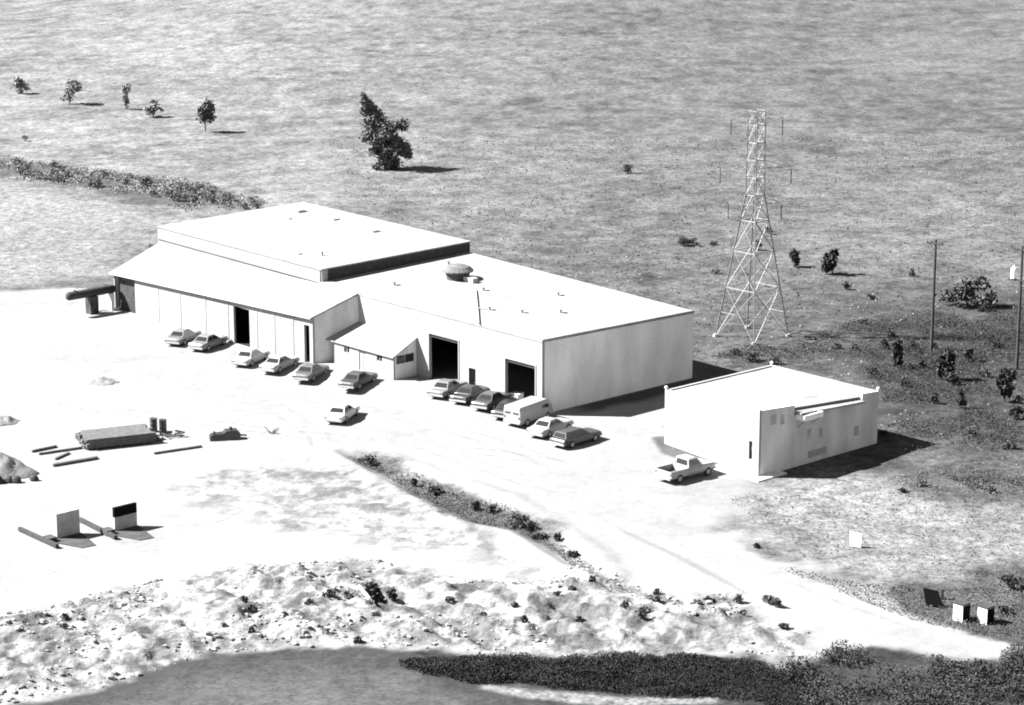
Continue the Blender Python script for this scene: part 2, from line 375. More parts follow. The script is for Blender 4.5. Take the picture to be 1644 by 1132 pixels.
for a, b in (((.065,-.06,zB+.05),(.065,VB+.06,zC+.05)),):
    co.bar((a[0],a[1],a[2]+.02), (b[0],b[1],b[2]+.02), .07)
co.build('roof_edging', M['steel'], hall_roof)
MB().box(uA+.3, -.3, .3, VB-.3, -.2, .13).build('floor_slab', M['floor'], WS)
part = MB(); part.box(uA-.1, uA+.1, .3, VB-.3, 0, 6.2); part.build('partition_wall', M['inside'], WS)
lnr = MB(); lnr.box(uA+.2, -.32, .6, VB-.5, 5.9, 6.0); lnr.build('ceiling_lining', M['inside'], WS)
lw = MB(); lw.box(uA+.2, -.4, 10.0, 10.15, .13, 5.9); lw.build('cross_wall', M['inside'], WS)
# door dressings
def frame_u(a, b, z0, z1, v, w=.12, d=.06):
    m = MB(); m.box(a-w, a, v-d, v-.003, z0, z1+w); m.box(b, b+w, v-d, v-.003, z0, z1+w); m.box(a, b, v-d, v-.003, z1, z1+w); return m
for (a, b, z0, z1) in ((d1a, d1b, d1z, d1t), (d2a, d2b, .12, d2t)):
    o = MB().box(a+.02, b-.02, .1, .22, z1-.32, z1-.02).build('roller_door', M['darkpaint'], WS)
    frame_u(a, b, z0, z1, 0).build('door_frame', M['wall'], o)
pd = MB(); n = 8
pd.box(d3a+.02, d3b-.02, .12, .2, .3, d3t-.02)
pdo = pd.build('personnel_door', M['blackboard'], WS)
MB().bar((d3b-.16, .08, 1.35), (d3b-.16, .02, 1.35), .04, 6).build('door_handle', M['chrome'], pdo)

# low bay in front of the high hall
vL = -4.35; uE, uF = -62.87, -28.15
zE = zfor(uE, vL, 437); zF = zfor(uF, vL, 509)
topz = zA + .05
(l1a, l1t), (l1b, _) = front(374.5, 491, vL), front(400, 497, vL)
(l2a, l2t), (l2b, _) = front(488, 521, vL), front(496.5, 523, vL)
(l3a, l3t), (l3b, _) = front(183.5, 441, vL), front(216, 449, vL)
holes = [(l3a, l3b, .02, l3t-.0), (l1a, l1b, .05, l1t), (l2a, l2b, .05, l2t)]
wall_run(MB(), 'u', vL, .25, uE, uF, -.5, lin(uE, zE-.03, uF, zF-.03), holes).build('bay_front_wall', M['baywall'], WS)
ge = MB(); ze = zfor(uF, -.02, 474)
ge.hexa([(uF-.25, vL+.25, -.5), (uF, vL+.25, -.5), (uA-.003, 0, -.5), (uA-.25, 0, -.5), (uF-.25, vL+.25, zF+.1), (uF, vL+.25, zF+.1), (uA-.003, 0, topz-.12), (uA-.25, 0, topz-.12)])
ge.build('bay_end_wall', M['shadewall'], WS)
gl = MB(); gl.hexa([(uE, vL+.25, -.5), (uE+.25, vL+.25, -.5), (-60.9, .36, -.5), (-61.15, .36, -.5), (uE, vL+.25, zE+.02), (uE+.25, vL+.25, zE+.02), (-60.9, .36, 6.5), (-61.15, .36, 6.5)])
gl.build('bay_end_wall', M['wall'], WS)
br = sheet(MB(), [(uE-.3, vL-.3, zE-.05), (uF+.12, vL-.3, zF-.02), (uA+.1, -.07, topz+.12), (-61.3, .38, 6.75)], 10, 3, .16)
bay_roof = br.build('bay_roof', M['roof'], WS)
gt = MB(); gt.bar((uE-.3, vL-.36, zE-.15), (uF+.12, vL-.36, zF-.12), .075, 6); gt.build('gutter', M['trim'], bay_roof)
MB().box(uE+.3, uF-.3, vL+.25, 6, -.2, .06).build('bay_floor', M['floor'], WS)
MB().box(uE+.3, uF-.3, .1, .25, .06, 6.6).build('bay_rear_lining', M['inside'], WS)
sd = MB().box(l3a+.05, l3b-.02, vL+.4, vL+.5, .7, l3t-.05).build('sliding_door', M['greydoor'], WS)
MB().box(l3a+.05, l3b-.02, vL+.36, vL+.5, .06, .66).build('kick_panel', M['darkpaint'], sd)
# wall piers between panels
for q in (255, 290, 330, 366, 412, 440, 470):
    a = front(q, 500, vL)[0]
    zt = lin(uE, zE, uF, zF)(a)
    MB().box(a-.1, a+.1, vL-.045, vL-.003, -.4, zt-.22).build('pier', M['baywall'], WS)
for (q0, q1) in ((265, 285), (300, 322), (338, 358), (420, 434), (448, 464)):
    a, b = front(q0, 520, vL)[0], front(q1, 520, vL)[0]
    MB().box(a, b, vL-.03, vL-.004, 1.0, 3.0).build('shutter_panel', M['wall2'], WS)

# high hall
uG, uI, vI, vK = -61.15, -32.66, .396, 20.18
cz = [zfor(uG, vI, 363), zfor(uI, vI, 432), zfor(uI, vK, 387), zfor(uG, vK, 324)]
hh = sheet(MB(), [(uG-.1, vI-.1, cz[0]), (uI+.1, vI-.1, cz[1]), (uI+.1, vK+.1, cz[2]), (uG-.1, vK+.1, cz[3])], 10, 8, .14)
high_roof = hh.build('high_roof', M['gravel'], WS)
t = 1.42
MB().hexa([(uI-.25, vI, cz[1]-t), (uI, vI, cz[1]-t), (uI, vK, cz[2]-t), (uI-.25, vK, cz[2]-t), (uI-.25, vI, cz[1]-.15), (uI, vI, cz[1]-.15), (uI, vK, cz[2]-.15), (uI-.25, vK, cz[2]-.15)]).build('dark_fascia', M['darkfascia'], WS)
MB().box(uI+.003, uI+.06, vI, vI+.75, cz[1]-t+.02, cz[1]-.15).build('corner_board', M['stain'], WS)
MB().hexa([(uG, vI-.02, 5.5), (uI-.26, vI-.02, 5.5), (uI-.26, vI+.25, 5.5), (uG, vI+.25, 5.5), (uG, vI-.02, cz[0]-.145), (uI-.26, vI-.02, cz[1]-.145), (uI-.26, vI+.25, cz[1]-.145), (uG, vI+.25, cz[0]-.145)]).build('high_front_wall', M['wall'], WS)
hw = MB(); hw.box(uG, uG+.25, vI+.26, vK, -.5, 8.0); hw.box(uG+.25, uI-.26, vK-.25, vK, -.5, 8.0); hw.build('high_rear_wall', M['wall2'], WS)
fl = MB(); fl.bar((uG, vI-.1, cz[0]-1.36), (uI, vI-.1, cz[1]-1.42), .05); fl.build('shadow_line', M['roofdark'], bay_roof)  # dark bar painting the shadow line at the foot of the high wall

# lean-to office between the low bay and the first doorway
OG = .42
uO1 = -18.75; vO = guv(632, 611, OG)[1]; uO0 = front(535, 560, vO)[0]
uO1 = guv(632, 611, OG)[0]
OF = MB(); zo0, zo1 = front(533, 545, vO)[1], front(632, 571, vO)[1]; zo = (zo0+zo1)/2
def orect(x0, y0, x1, y1): a = front(x0, y0, vO); b = front(x1, y1, vO); return (a[0], b[0], b[1], a[1])
W1 = orect(552, 553, 561, 568); W2 = orect(604.5, 567, 613.5, 582); OD = orect(576, 560, 588, 597)
OD = (OD[0], OD[1], OG+.02, OD[3])
office = wall_run(OF, 'u', vO, .2, uO0, uO1, -.4, lambda s: zo, [W1, OD, W2]).build('office', M['wall'], WS)
zr = zfor(uO1, 0, 541)
oe = MB()
(wv0, wz1), (wv1, wz0) = side(636, 563, uO1), side(665, 577, uO1)
ro = lambda v: zo + (zr-zo)*(v-vO)/(0-vO)
wall_run(oe, 'v', uO1, -.2, vO+.2, -.003, -.4, lambda s: ro(s)-.02, [(wv0, wv1, wz0-.15, min(wz1+.05, ro(wv0)-.25))])
oe.build('gable_wall', M['shadewall'], office)
def pane(o, par, nm='window'):
    a, b, z0, z1 = o
    w = MB().box(a, b, vO+.08, vO+.1, z0, z1).build(nm, M['glass'] if nm == 'window' else M['wall'], par)
    fr = MB(); c = (a+b)/2
    for q in (a+.03, c, b-.03): fr.box(q-.025, q+.025, vO+.05, vO+.078, z0, z1)
    fr.box(a+.06, c-.03, vO+.05, vO+.078, z0, z0+.05); fr.box(c+.03, b-.06, vO+.05, vO+.078, z0, z0+.05)
    fr.build('window_frame' if nm == 'window' else 'door_frame', M['trim'], w)
pane(W1, office); pane(W2, office); pane(OD, office, 'office_door')
gw = MB().box(uO1-.1, uO1-.08, wv0, wv1, wz0-.15, min(wz1+.05, ro(wv0)-.25)).build('window', M['glass'], office)
MB().box(uO1-.078, uO1-.05, (wv0+wv1)/2-.03, (wv0+wv1)/2+.03, wz0-.15, wz1-.2).build('window_frame', M['trim'], gw)
orf = sheet(MB(), [(uF+.15, vO-.25, zo-.08), (uO1+.2, vO-.25, zo-.08), (uO1+.2, -.006, zr+.02), (uA+.02, -.006, zr+.02)], 3, 2, .1)
orf.build('office_roof', M['roof'], office)
MB().box(uF+.01, uO0-.005, vO+.7, vO+.8, 0, zo).build('porch_wall', M['darkpaint'], office)
MB().box(uF-.4, uO0+.4, vO-1.6, vO-.05, .02, .3).build('porch_step', M['concrete'], office)

# things on the roofs
def roofz(u, v): return zA+.2 + (zB+.05-zA-.2)*(u-uD)/(0-uD) if v < 1 else ((zA+.2)*(1-(u-uD)/(-uD))+(zB+.05)*((u-uD)/(-uD)))*(1-v/VB) + ((zD+.1)*(1-(u-uD)/(-uD))+(zC+.05)*((u-uD)/(-uD)))*(v/VB)
def on_roof(px, py, zz=7.2): return guv(px, py, zz)
u0, v0 = on_roof(735, 449, roofz(-18, 9)); zv = roofz(u0, v0)
ringp = lambda r, h: [(u0+r*math.cos(a), v0+r*math.sin(a), zv+h) for a in np.linspace(0, 2*PI, 19)[:-1]]
vt = MB().loft([ringp(r, h) for r, h in ((1.15, -.1), (1.15, .3), (1.3, .75))]).build('roof_ventilator', M['pad'], hall_roof)  # base coloured dark to imitate the shade beneath the cap
MB().loft([ringp(r, h) for r, h in ((1.2, .755), (1.6, .8), (1.6, .92), (1.15, 1.3), (.4, 1.5))]).build('ventilator_cap', M['roofdark'], vt)
MB().box(u0+1.2, u0+2.6, v0-.3, v0+.4, zv-.1, zv+.45).build('ventilator_duct', M['trim'], vt)
for (px, py) in ((633, 456), (776, 464), (786, 494), (838, 498), (896, 470), (900, 497), (720, 425)):
    a, b = on_roof(px, py, 7.3); z = roofz(a, b)
    m = MB(); m.bar((a, b, z-.1), (a, b, z+.38), .14, 8); m.bar((a, b, z+.38), (a, b, z+.5), .3, 8, .08); m.build('vent_pipe', M['trim'], hall_roof)
a, b = on_roof(764, 464, 7.3), on_roof(769, 518, 7.3)
pp = MB(); pp.bar((*a, roofz(*a)+.12), (*b, roofz(*b)+.12), .06, 6)
c2 = on_roof(784, 494, 7.3); m_ = on_roof(767, 493, 7.3); pp.bar((*m_, roofz(*m_)+.12), (*c2, roofz(*c2)+.12), .06, 6)
pp.build('roof_pipe', M['trim'], hall_roof)
def hrz(u, v): 
    s, q = (u-uG)/(uI-uG), (v-vI)/(vK-vI)
    return (cz[0]*(1-s)+cz[1]*s)*(1-q)+(cz[3]*(1-s)+cz[2]*s)*q
for (px, py, k) in ((478, 341, 1.0), (535, 353, .7), (462, 352, .5), (478, 405, .5), (598, 371, .8)):
    a, b = guv(px, py, 8.7); z = hrz(a, b)
    m = MB(); m.box(a-.7*k, a+.7*k, b-.5*k, b+.5*k, z-.05, z+.22*k); m.box(a-.8*k, a+.8*k, b-.6*k, b+.6*k, z+.22*k+.002, z+.3*k)
    m.build('roof_hatch', M['palecon'], high_roof)
a, b = guv(517, 409, 8.6); m = MB(); m.bar((a, b, hrz(a,b)-.1), (a, b, hrz(a,b)+.45), .13, 8); m.build('vent_pipe', M['trim'], high_roof)

# ------------------------------------------------------------------ the small block building
sb = dict(a=(13.94, 1.6), b=(26.4, 0.0), c=(26.45, 15.45), d=(13.94, 15.6))
SBx, SBy = to_xy(26.4, 0)
SB = thing('block_building', 'small white block building with notched parapet, standing alone at the right', 'building', (SBx, SBy, 0), -YAW)
loc = lambda u, v: (u-26.4, v)
za = zfor(*sb['a'], 626); zb = zfor(*sb['b'], 659); zc = zfor(*sb['c'], 628); zd = zfor(*sb['d'], 585)
W_, D_ = 26.4-13.94, 15.45
(sa, st), (sb1, sz) = front(1200.5, 708, 0), front(1206, 739, 0)
# front wall with the slit window (front leans back a little along its length, as built)
fwall = MB(); skew = lin(-W_, 1.6, 0, 0); wall_run(fwall, 'u', skew, .25, -W_, 0, -.6, lin(-W_, za, 0, zb), [(sa-26.4, sb1-26.4, sz, st)])
fwall.build('front_wall', M['wall'], SB)
MB().box(sa-26.4, sb1-26.4, .3, .32, sz, st).build('slit_window', M['glass'], SB)
v1 = side(1276, 654, 26.4)[0]; v2 = side(1384, 645, 26.4)[0]
roofd = .75
v1 = max(3.0, min(6.5, v1)); v2 = max(11, min(14, v2))
ztop = lin(0, zb-.05, D_, zc)
ew = MB()
wall_run(ew, 'v', 0, -.25, .25, v1, -.6, ztop)
wall_run(ew, 'v', 0, -.25, v1, v2, -.6, lambda s: ztop(s)-roofd-.12)
wall_run(ew, 'v', 0, -.25, v2, D_, -.6, ztop)
ew.build('end_wall', M['shadewall'], SB)
rw = MB(); wall_run(rw, 'u', D_, -.25, -W_, -.25, -.6, lin(-W_, zd, 0, zc)); wall_run(rw, 'v', -W_, .25, 1.87, D_-.25, -.6, lin(1.6, za, D_, zd)); rw.build('rear_wall', M['wall'], SB)
sr = sheet(MB(), [(-W_+.25, 1.8, za-.12), (-.25, .25, zb-.35), (-.25, D_-.25, zc-.3), (-W_+.25, D_-.25, zd-.12)], 6, 6, .15)
sroof = sr.build('flat_roof', M['roof'], SB)
ov = MB()
ov.hexa([(-2.6, v1+.05, ztop(v1)-.55), (.7, v1+.05, ztop(v1)-.75), (.35, v2-.05, ztop(v2)-.75), (-2.6, v2-.05, ztop(v2)-.45), (-2.6, v1+.05, ztop(v1)-.28), (.7, v1+.05, ztop(v1)-.6), (.35, v2-.05, ztop(v2)-.6), (-2.6, v2-.05, ztop(v2)-.22)])
ov.build('roof_overhang', M['roof'], sroof)
ac = MB(); ac.box(.01, .95, v1+.2, v1+2.6, ztop(v1)-1.3, ztop(v1)-.82); aco = ac.build('cooling_unit', M['porcelain'], SB)
for q in (.5, 1.6):
    MB().box(.2, .75, v1+.2+q-.35, v1+.2+q+.35, ztop(v1)-.818, ztop(v1)-.80).build('fan_grille', M['darkpaint'], aco)
for q in (.5, 2.3): MB().bar((.0, v1+q, ztop(v1)-2.0), (.85, v1+q, ztop(v1)-1.32), .04).build('bracket', M['steel'], aco)
for (q, zz, w) in ((1242, 672, .7), (1256, 672, .5), (1299, 695, .45), (1318, 693, .45), (1375, 690, .6)):
    vv, z_ = side(q, zz, 26.4)
    MB().box(.003, .02, vv-w/2, vv+w/2, z_-.5, z_+.35).build('wall_patch', M['patch'], SB)
vv, z_ = side(1312, 726, 26.4); MB().box(.003, .03, vv-1.2, vv+1.2, z_-.3, z_+.3).build('low_louvre', M['trim'], SB)
for (u_, v_, z_) in ((-W_+.06, 1.68, za), (-W_+.1, D_-.1, zd), (-.05, D_-.05, zc)):
    m = MB(); m.bar((u_, v_, z_-.1), (u_, v_, z_+.12), .05, 6); m.loft([[(u_+r*math.cos(q), v_+r*math.sin(q), z_+.12+h) for q in np.linspace(0, 2*PI, 9)[:-1]] for r, h in ((.06, 0), (.15, .06), (.16, .14), (.08, .22))]); m.build('flood_lamp', M['porcelain'], SB)
ste = MB(); ste.hexa([(-4.6,-1.0,-.2),(0,-1.0,-.2),(0,-.01,-.2),(-4.6,.5,-.2),(-4.6,-1.0,.13),(0,-1.0,.13),(0,-.01,.13),(-4.6,.5,.13)]); ste.box(.004, .9, -1.0, 2.6, -.2, .12)
ste.build('concrete_apron', M['palecon'], SB)
# ------------------------------------------------------------------ vehicles
def car_body(L, W, hood=.86, belt=.92, roof=1.40, cab=(-1.45, .95), top=(-.95, .25), fins=0.0):
    m = MB(); secs = []
    st = [(-L/2, .86, .36, .72), (-L/2+.12, .95, .28, .84+fins), (-L/2+.9, 1.0, .24, hood+fins), (cab[0], 1.0, .22, belt), (0, 1.0, .22, belt), (cab[1], 1.0, .22, belt-.01), (L/2-.9, .99, .24, hood-.03), (L/2-.15, .95, .28, hood-.08), (L/2, .87, .36, hood-.18)]
    for y, k, zb, zt in st:
        w = W/2*k
        secs.append([(-w*.9, y, zb), (w*.9, y, zb), (w, y, zb+.16), (w, y, zt-.16), (w*.94, y, zt-.03), (w*.6, y, zt+.015), (-w*.6, y, zt+.015), (-w*.94, y, zt-.03), (-w, y, zt-.16), (-w, y, zb+.16)])
    m.loft(secs)
    bw, tw = W/2*.86, W/2*.68
    a, b, c, d = cab[0], cab[1], top[0], top[1]
    base = [(-bw, a, belt-.02), (bw, a, belt-.02), (bw, b, belt-.02), (-bw, b, belt-.02)]
    t1 = [(-tw, c, roof-.08), (tw, c, roof-.08), (tw, d, roof-.08), (-tw, d, roof-.08)]
    t2 = [(-tw*.86, c+.12, roof), (tw*.86, c+.12, roof), (tw*.86, d-.12, roof), (-tw*.86, d-.12, roof)]
    m.loft([base, t1, t2])
    return m, base, t1
def lerp(a, b, t): return tuple(np.array(a)*(1-t)+np.array(b)*t)
def glass_on(face, s0, s1, t0, t1, off):           # pane set a little proud of a cabin face (p00,p10,p11,p01)
    p = [np.array(q) for q in face]
    f = lambda s, t: (p[0]*(1-s)+p[1]*s)*(1-t)+(p[3]*(1-s)+p[2]*s)*t
    n = np.cross(p[1]-p[0], p[3]-p[0]); n /= np.linalg.norm(n)
    if n @ np.array(off) < 0: n = -n
    q = [f(s0,t0), f(s1,t0), f(s1,t1), f(s0,t1)]
    m = MB(); m.hexa([x - n*.02 for x in q] + [x + n*.012 for x in q]); return m
def wheel(o, x, y, r=.34, w=.2):
    m = MB(); n = 16
    prof = [(r*.62, -w/2), (r*.93, -w/2), (r, -w*.35), (r, w*.35), (r*.93, w/2), (r*.62, w/2)]
    m.loft([[(x+d, y+q*math.cos(a), r+q*math.sin(a)) for a in np.linspace(0, 2*PI, n+1)[:-1]] for q, d in prof])
    t = m.build('wheel', M['tyre'], o)
    s = 1 if x > 0 else -1; h = MB()
    h.bar((x+s*(w/2-.02), y, r), (x+s*(w/2+.015), y, r), r*.55, 12); h.build('hub', M['trim'], t)
def make_car(label, paint, xy, rz, L=4.9, W=1.86, cat='car', name='parked_car', group=None, wagon=False, roofpaint=None, fins=0.0, hood=.88, roof=1.40):
    o = thing(name, label, cat, (*xy, hz(*xy)), rz, group)
    cab, top = ((-2.15, .95), (-1.95, .3)) if wagon else ((-1.5, .95), (-.95, .28))
    mb, base, t1 = car_body(L, W, hood, .93, roof, cab, top, fins)
    b = mb.build('body', PAINT[paint], o, smooth=False)
    F_ = lambda i, j: (base[i], base[j], t1[j], t1[i])
    glass_on(F_(2,3), .07, .93, .14, .92, (0,1,.3)).build('windscreen', M['glass'], o)
    glass_on(F_(0,1), .07, .93, .14, .92, (0,-1,.3)).build('rear_window', M['glass'], o)
    for i, j, s in ((1,2,1), (3,0,-1)):
        cuts = ((.08,.46),(.52,.9)) if not wagon else ((.05,.32),(.36,.62),(.66,.92))
        for s0, s1 in cuts: glass_on(F_(i,j), s0, s1, .16, .88, (s,0,.2)).build('side_window', M['glass'], o)
    for y in (L/2-.95, -L/2+1.05):
        for s in (-1, 1): wheel(o, s*(W/2-.09), y)
    for y, s in ((L/2+.02, 1), (-L/2-.02, -1)):
        m = MB(); m.box(-W/2*.93, W/2*.93, y-.07, y+.07, .38, .54); m.build('bumper', M['chrome'], o)
    for s in (-1, 1):
        m = MB(); m.bar((s*.68, L/2-.1, .66), (s*.68, L/2+.03, .66), .1, 10); m.build('headlight', M['lamp'], o)
        m = MB(); m.box(s*.7-.13, s*.7+.13, -L/2-.02, -L/2+.1, .62, .74); m.build('tail_light', M['tail'], o)
    m = MB(); m.box(-.5, .5, L/2-.05, L/2+.015, .58, .7); m.build('grille', M['darkpaint'], o)
    return o
def corner(px, py, rz, L=4.9, W=1.86):              # centre from the rear right ground corner
    x, y = g(px, py, .1); c, s = math.cos(rz), math.sin(rz)
    lx, ly = W/2, -L/2
    return x-(lx*c-ly*s), y-(lx*s+ly*c)
T = lambda d: -YAW + R(d)
G1 = 'cars parked nose-in along the low bay'; G2 = 'vehicles parked nose-in before the hall doorways'
for (px, py, d, paint, L, fins, roof, label) in (
    (289, 557, 26, 'cream', 4.7, 0, 1.40, 'pale sedan parked farthest left in the row before the low bay'),
    (326, 566, 21, 'cream', 4.8, .03, 1.40, 'light sedan second from the left, left of the tall black doorway'),
    (397, 591, 25, 'white', 4.9, 0, 1.42, 'white sedan parked right in front of the tall black doorway'),
    (441, 603, 22, 'white', 4.9, .05, 1.38, 'long white sedan between the tall black doorway and the slit doorway'),
    (496, 618, 26, 'pale', 4.7, 0, 1.40, 'light grey sedan parked below the narrow slit doorway')):
    rz = T(d); make_car(label, paint, corner(px, py, rz, L), rz, L, group=G1, fins=fins, roof=roof)
rz = T(22); make_car('dark grey sedan parked alone before the small office', 'mid', corner(569, 634, rz, 4.8), rz, 4.8, group=G1, hood=.9)
make_car('faint pale sedan standing alone out in the open yard', 'bleached', g(549, 664, .5), T(30), 4.6)
for (px, py, d, paint, L, label) in (
    (712, 650, 20, 'cream', 4.9, 'pale sedan leftmost of the row before the black hall doorways'),
    (749, 659, 19, 'dark', 4.9, 'dark grey sedan parked below the narrow personnel door'),
    (783, 669, 17, 'mid', 4.7, 'mid grey sedan between the two big black doorways'),
    (816, 680, 20, 'dark', 4.7, 'dark sedan squeezed in left of the boxy white van')):
    rz = T(d); make_car(label, paint, corner(px, py, rz, L), rz, L, group=G2)
rz = T(13); make_car('white sedan parked just right of the boxy van', 'white', corner(872, 706, rz, 5.0), rz, 5.0, group=G2, fins=.03)
rz = T(4); make_car('grey station wagon parked rightmost in the row by the hall corner', 'mid', corner(906, 722, rz, 5.0), rz, 5.0, cat='station wagon', name='station_wagon', group=G2, wagon=True)

# boxy white van
rz = T(10); L = 5.0; xy = corner(836, 688, rz, L, 2.0)
vn = thing('delivery_van', 'boxy white van parked beside the second hall doorway', 'van', (*xy, hz(*xy)), rz, G2)
m = MB(); secs = []
for y, k, zb, zt in ((-2.5,.95,.4,1.78),(-2.42,1,.3,1.86),(1.5,1,.28,1.9),(1.85,.99,.28,1.8),(2.3,.97,.3,1.2),(2.5,.9,.4,1.0)):
    w = k; secs.append([(-w*.92,y,zb),(w*.92,y,zb),(w,y,zb+.2),(w*.98,y,zt-.35),(w*.86,y,zt),(-w*.86,y,zt),(-w*.98,y,zt-.35),(-w,y,zb+.2)])
m.loft(secs).build('body', PAINT['white'], vn)
glass_on(((.85,2.31,1.22),(-.85,2.31,1.22),(-.8,1.9,1.76),(.8,1.9,1.76)), .05, .95, .05, .92, (0,1,.3)).build('windscreen', M['glass'], vn)
for s in (-1,1):
    glass_on(((s*.995,.7,1.15),(s*.995,1.7,1.15),(s*.985,1.55,1.5),(s*.985,.7,1.5)), .02, .98, .02, .98, (s,0,0)).build('side_window', M['glass'], vn)
    glass_on(((s*.45-.33,-2.5,1.2),(s*.45+.33,-2.5,1.2),(s*.45+.3,-2.47,1.6),(s*.45-.3,-2.47,1.6)), .02,.98,.02,.98,(0,-1,0)).build('rear_window', M['glass'], vn)
    for y in (-1.5, 1.55): wheel(vn, s*.9, y, .36, .22)
    m = MB(); m.bar((s*.7,2.4,.75),(s*.7,2.52,.75),.11,10); m.build('headlight', M['lamp'], vn)
    MB().box(s*.82-.07, s*.82+.07, -2.53, -2.44, .8, 1.0).build('tail_light', M['tail'], vn)
for y in (-2.55, 2.55): MB().box(-.92,.92,y-.06,y+.06,.36,.52).build('bumper', M['chrome'], vn)

# pickup by the small building
rz = T(-2); L = 5.3; W = 1.95; xy = corner(1077, 778, rz, L, W)
pk = thing('pickup_truck', 'white pickup truck with empty open bed beside the small block building', 'pickup truck', (*xy, hz(*xy)), rz)
m = MB(); secs = []
for y, k, zb, zt in ((-.55,.98,.42,1.12),(.9,1,.4,1.12),(1.2,1,.4,1.1),(2.3,.98,.42,1.04),(2.55,.95,.45,.98),(2.65,.88,.5,.9)):
    w = W/2*k; secs.append([(-w*.9,y,zb),(w*.9,y,zb),(w,y,zb+.2),(w,y,zt-.15),(w*.9,y,zt),(-w*.9,y,zt),(-w,y,zt-.15),(-w,y,zb+.2)])
m.loft(secs)
bw, tw = W/2*.88, W/2*.74
base = [(-bw,-.5,1.1),(bw,-.5,1.1),(bw,1.15,1.1),(-bw,1.15,1.1)]; t1 = [(-tw,-.4,1.72),(tw,-.4,1.72),(tw,.6,1.72),(-tw,.6,1.72)]; t2 = [(-tw*.85,-.32,1.8),(tw*.85,-.32,1.8),(tw*.85,.5,1.8),(-tw*.85,.5,1.8)]
m.loft([base,t1,t2]).build('cab', PAINT['white'], pk)
F_ = lambda i, j: (base[i], base[j], t1[j], t1[i])
glass_on(F_(2,3),.07,.93,.12,.92,(0,1,.3)).build('windscreen', M['glass'], pk)
glass_on(F_(0,1),.1,.9,.2,.88,(0,-1,.1)).build('rear_window', M['glass'], pk)
for i,j,s in ((1,2,1),(3,0,-1)): glass_on(F_(i,j),.12,.86,.14,.88,(s,0,.2)).build('side_window', M['glass'], pk)
bed = MB(); w = W/2
bed.box(-w,w,-2.62,-.6,.5,.62); bed.box(-w,-w+.1,-2.62,-.6,.622,1.12); bed.box(w-.1,w,-2.62,-.6,.622,1.12); bed.box(-w+.102,w-.102,-.7,-.6,.622,1.12)
bd = bed.build('bed', PAINT['white'], pk)
MB().box(-w+.11,w-.11,-2.5,-.71,.624,.65).build('bed_floor', M['darkpaint'], bd)
MB().box(-w+.102,w-.102,-2.62,-2.55,.622,1.1).build('tailgate', PAINT['white'], pk)
for y in (-1.6, 1.7):
    for s in (-1,1): wheel(pk, s*(w-.1), y, .38, .22)
for y in (-2.7, 2.7): MB().box(-w*.95,w*.95,y-.07,y+.07,.42,.6).build('bumper', M['chrome'], pk)
for s in (-1,1):
    m = MB(); m.bar((s*.72,2.55,.78),(s*.72,2.69,.78),.11,10); m.build('headlight', M['lamp'], pk)
    MB().box(s*.85-.06,s*.85+.06,-2.65,-2.61,.75,.95).build('tail_light', M['tail'], pk)

def heap(o, cx, cy, w, h, seed, sq=.85):
    m = MB(); n, k = 40, 14; q = Noise(seed); rows = []
    for j in range(k+1):
        r_ = 1.05*(1-j/k)+.004; row = []
        for i in range(n):
            a = 2*PI*i/n; e = 1+.35*float(q(5+2.2*math.cos(a), 5+2.2*math.sin(a), 1.0))
            x_, y_ = w*r_*math.cos(a)*e, w*sq*r_*math.sin(a)*e
            z_ = h*max(0, 1-r_)**.85 + .3*h**.5*float(q.fbm(x_+40, y_+40, .9, 3))*(1-abs(2*min(r_,1)-1))**.5 - (.15 if j == 0 else 0)
            row.append((cx+x_, cy+y_, z_))
        rows.append(row)
    return m.loft(rows).build('heap', M['spoil'], o, smooth=True)
# raised tank at the far left
rt_ = 0; xa, ya = g(149, 503); ut, vt_ = to_uv(xa, ya)
tk = thing('storage_tank', 'long dark storage tank raised on a grey pier at the left end of the workshop', 'tank', (xa, ya, hz(xa, ya)), -YAW)
m = MB(); n = 16; rt = .46
m.loft([[(r_*math.cos(a), y_, 2.3+r_*math.sin(a)) for a in np.linspace(0, 2*PI, n+1)[:-1]] for y_, r_ in ((-3.2,.15),(-3.1,.36),(-2.9,rt),(2.6,rt),(2.8,.36),(2.9,.15))])
m.build('tank_shell', M['tarp'], tk, smooth=True)
m = MB(); m.box(-.5,.5,-.55,.45,-.2,1.9); m.build('pier', M['greydoor'], tk)
m = MB(); m.box(-.45,.45,2.1,2.5,-.2,1.9); m.build('pier', M['palecon'], tk)
m = MB(); m.bar((0,-2.2,2.7),(0,-2.2,2.95),.16,8); m.build('filler_cap', M['trim'], tk)
m = MB(); m.bar((.2,.5,.15),(.2,4.6,.15),.06,6); m.build('feed_pipe', M['trim'], tk)

# spoil heap cut off by the left frame edge
x, y = g(14, 765); ld = thing('spoil_heap', 'pale spoil heap with dark lumps at its foot, cut off by the left edge', 'spoil heap', (x, y, hz(x, y)), 0)
rr = random.Random(31); ph = [rr.uniform(.85,1.15) for _ in range(24)]
heap(ld, -.8, .9, 2.9, 1.9, 31)
for (qx, qy, sz) in ((-.9,-1.9,.75),(.35,-1.7,.5),(1.0,-1.75,.5),(2.35,-1.2,.42)):
    m = MB(); m.loft([[(qx+sz*r_*math.cos(a)*rr.uniform(.8,1.2), qy+sz*.7*r_*math.sin(a), sz*h) for a in np.linspace(0,2*PI,10)[:-1]] for r_, h in ((.8,-.2),(1,.3),(.8,.8),(.3,1.15))]).build('dark_lump', M['tarp'], ld)
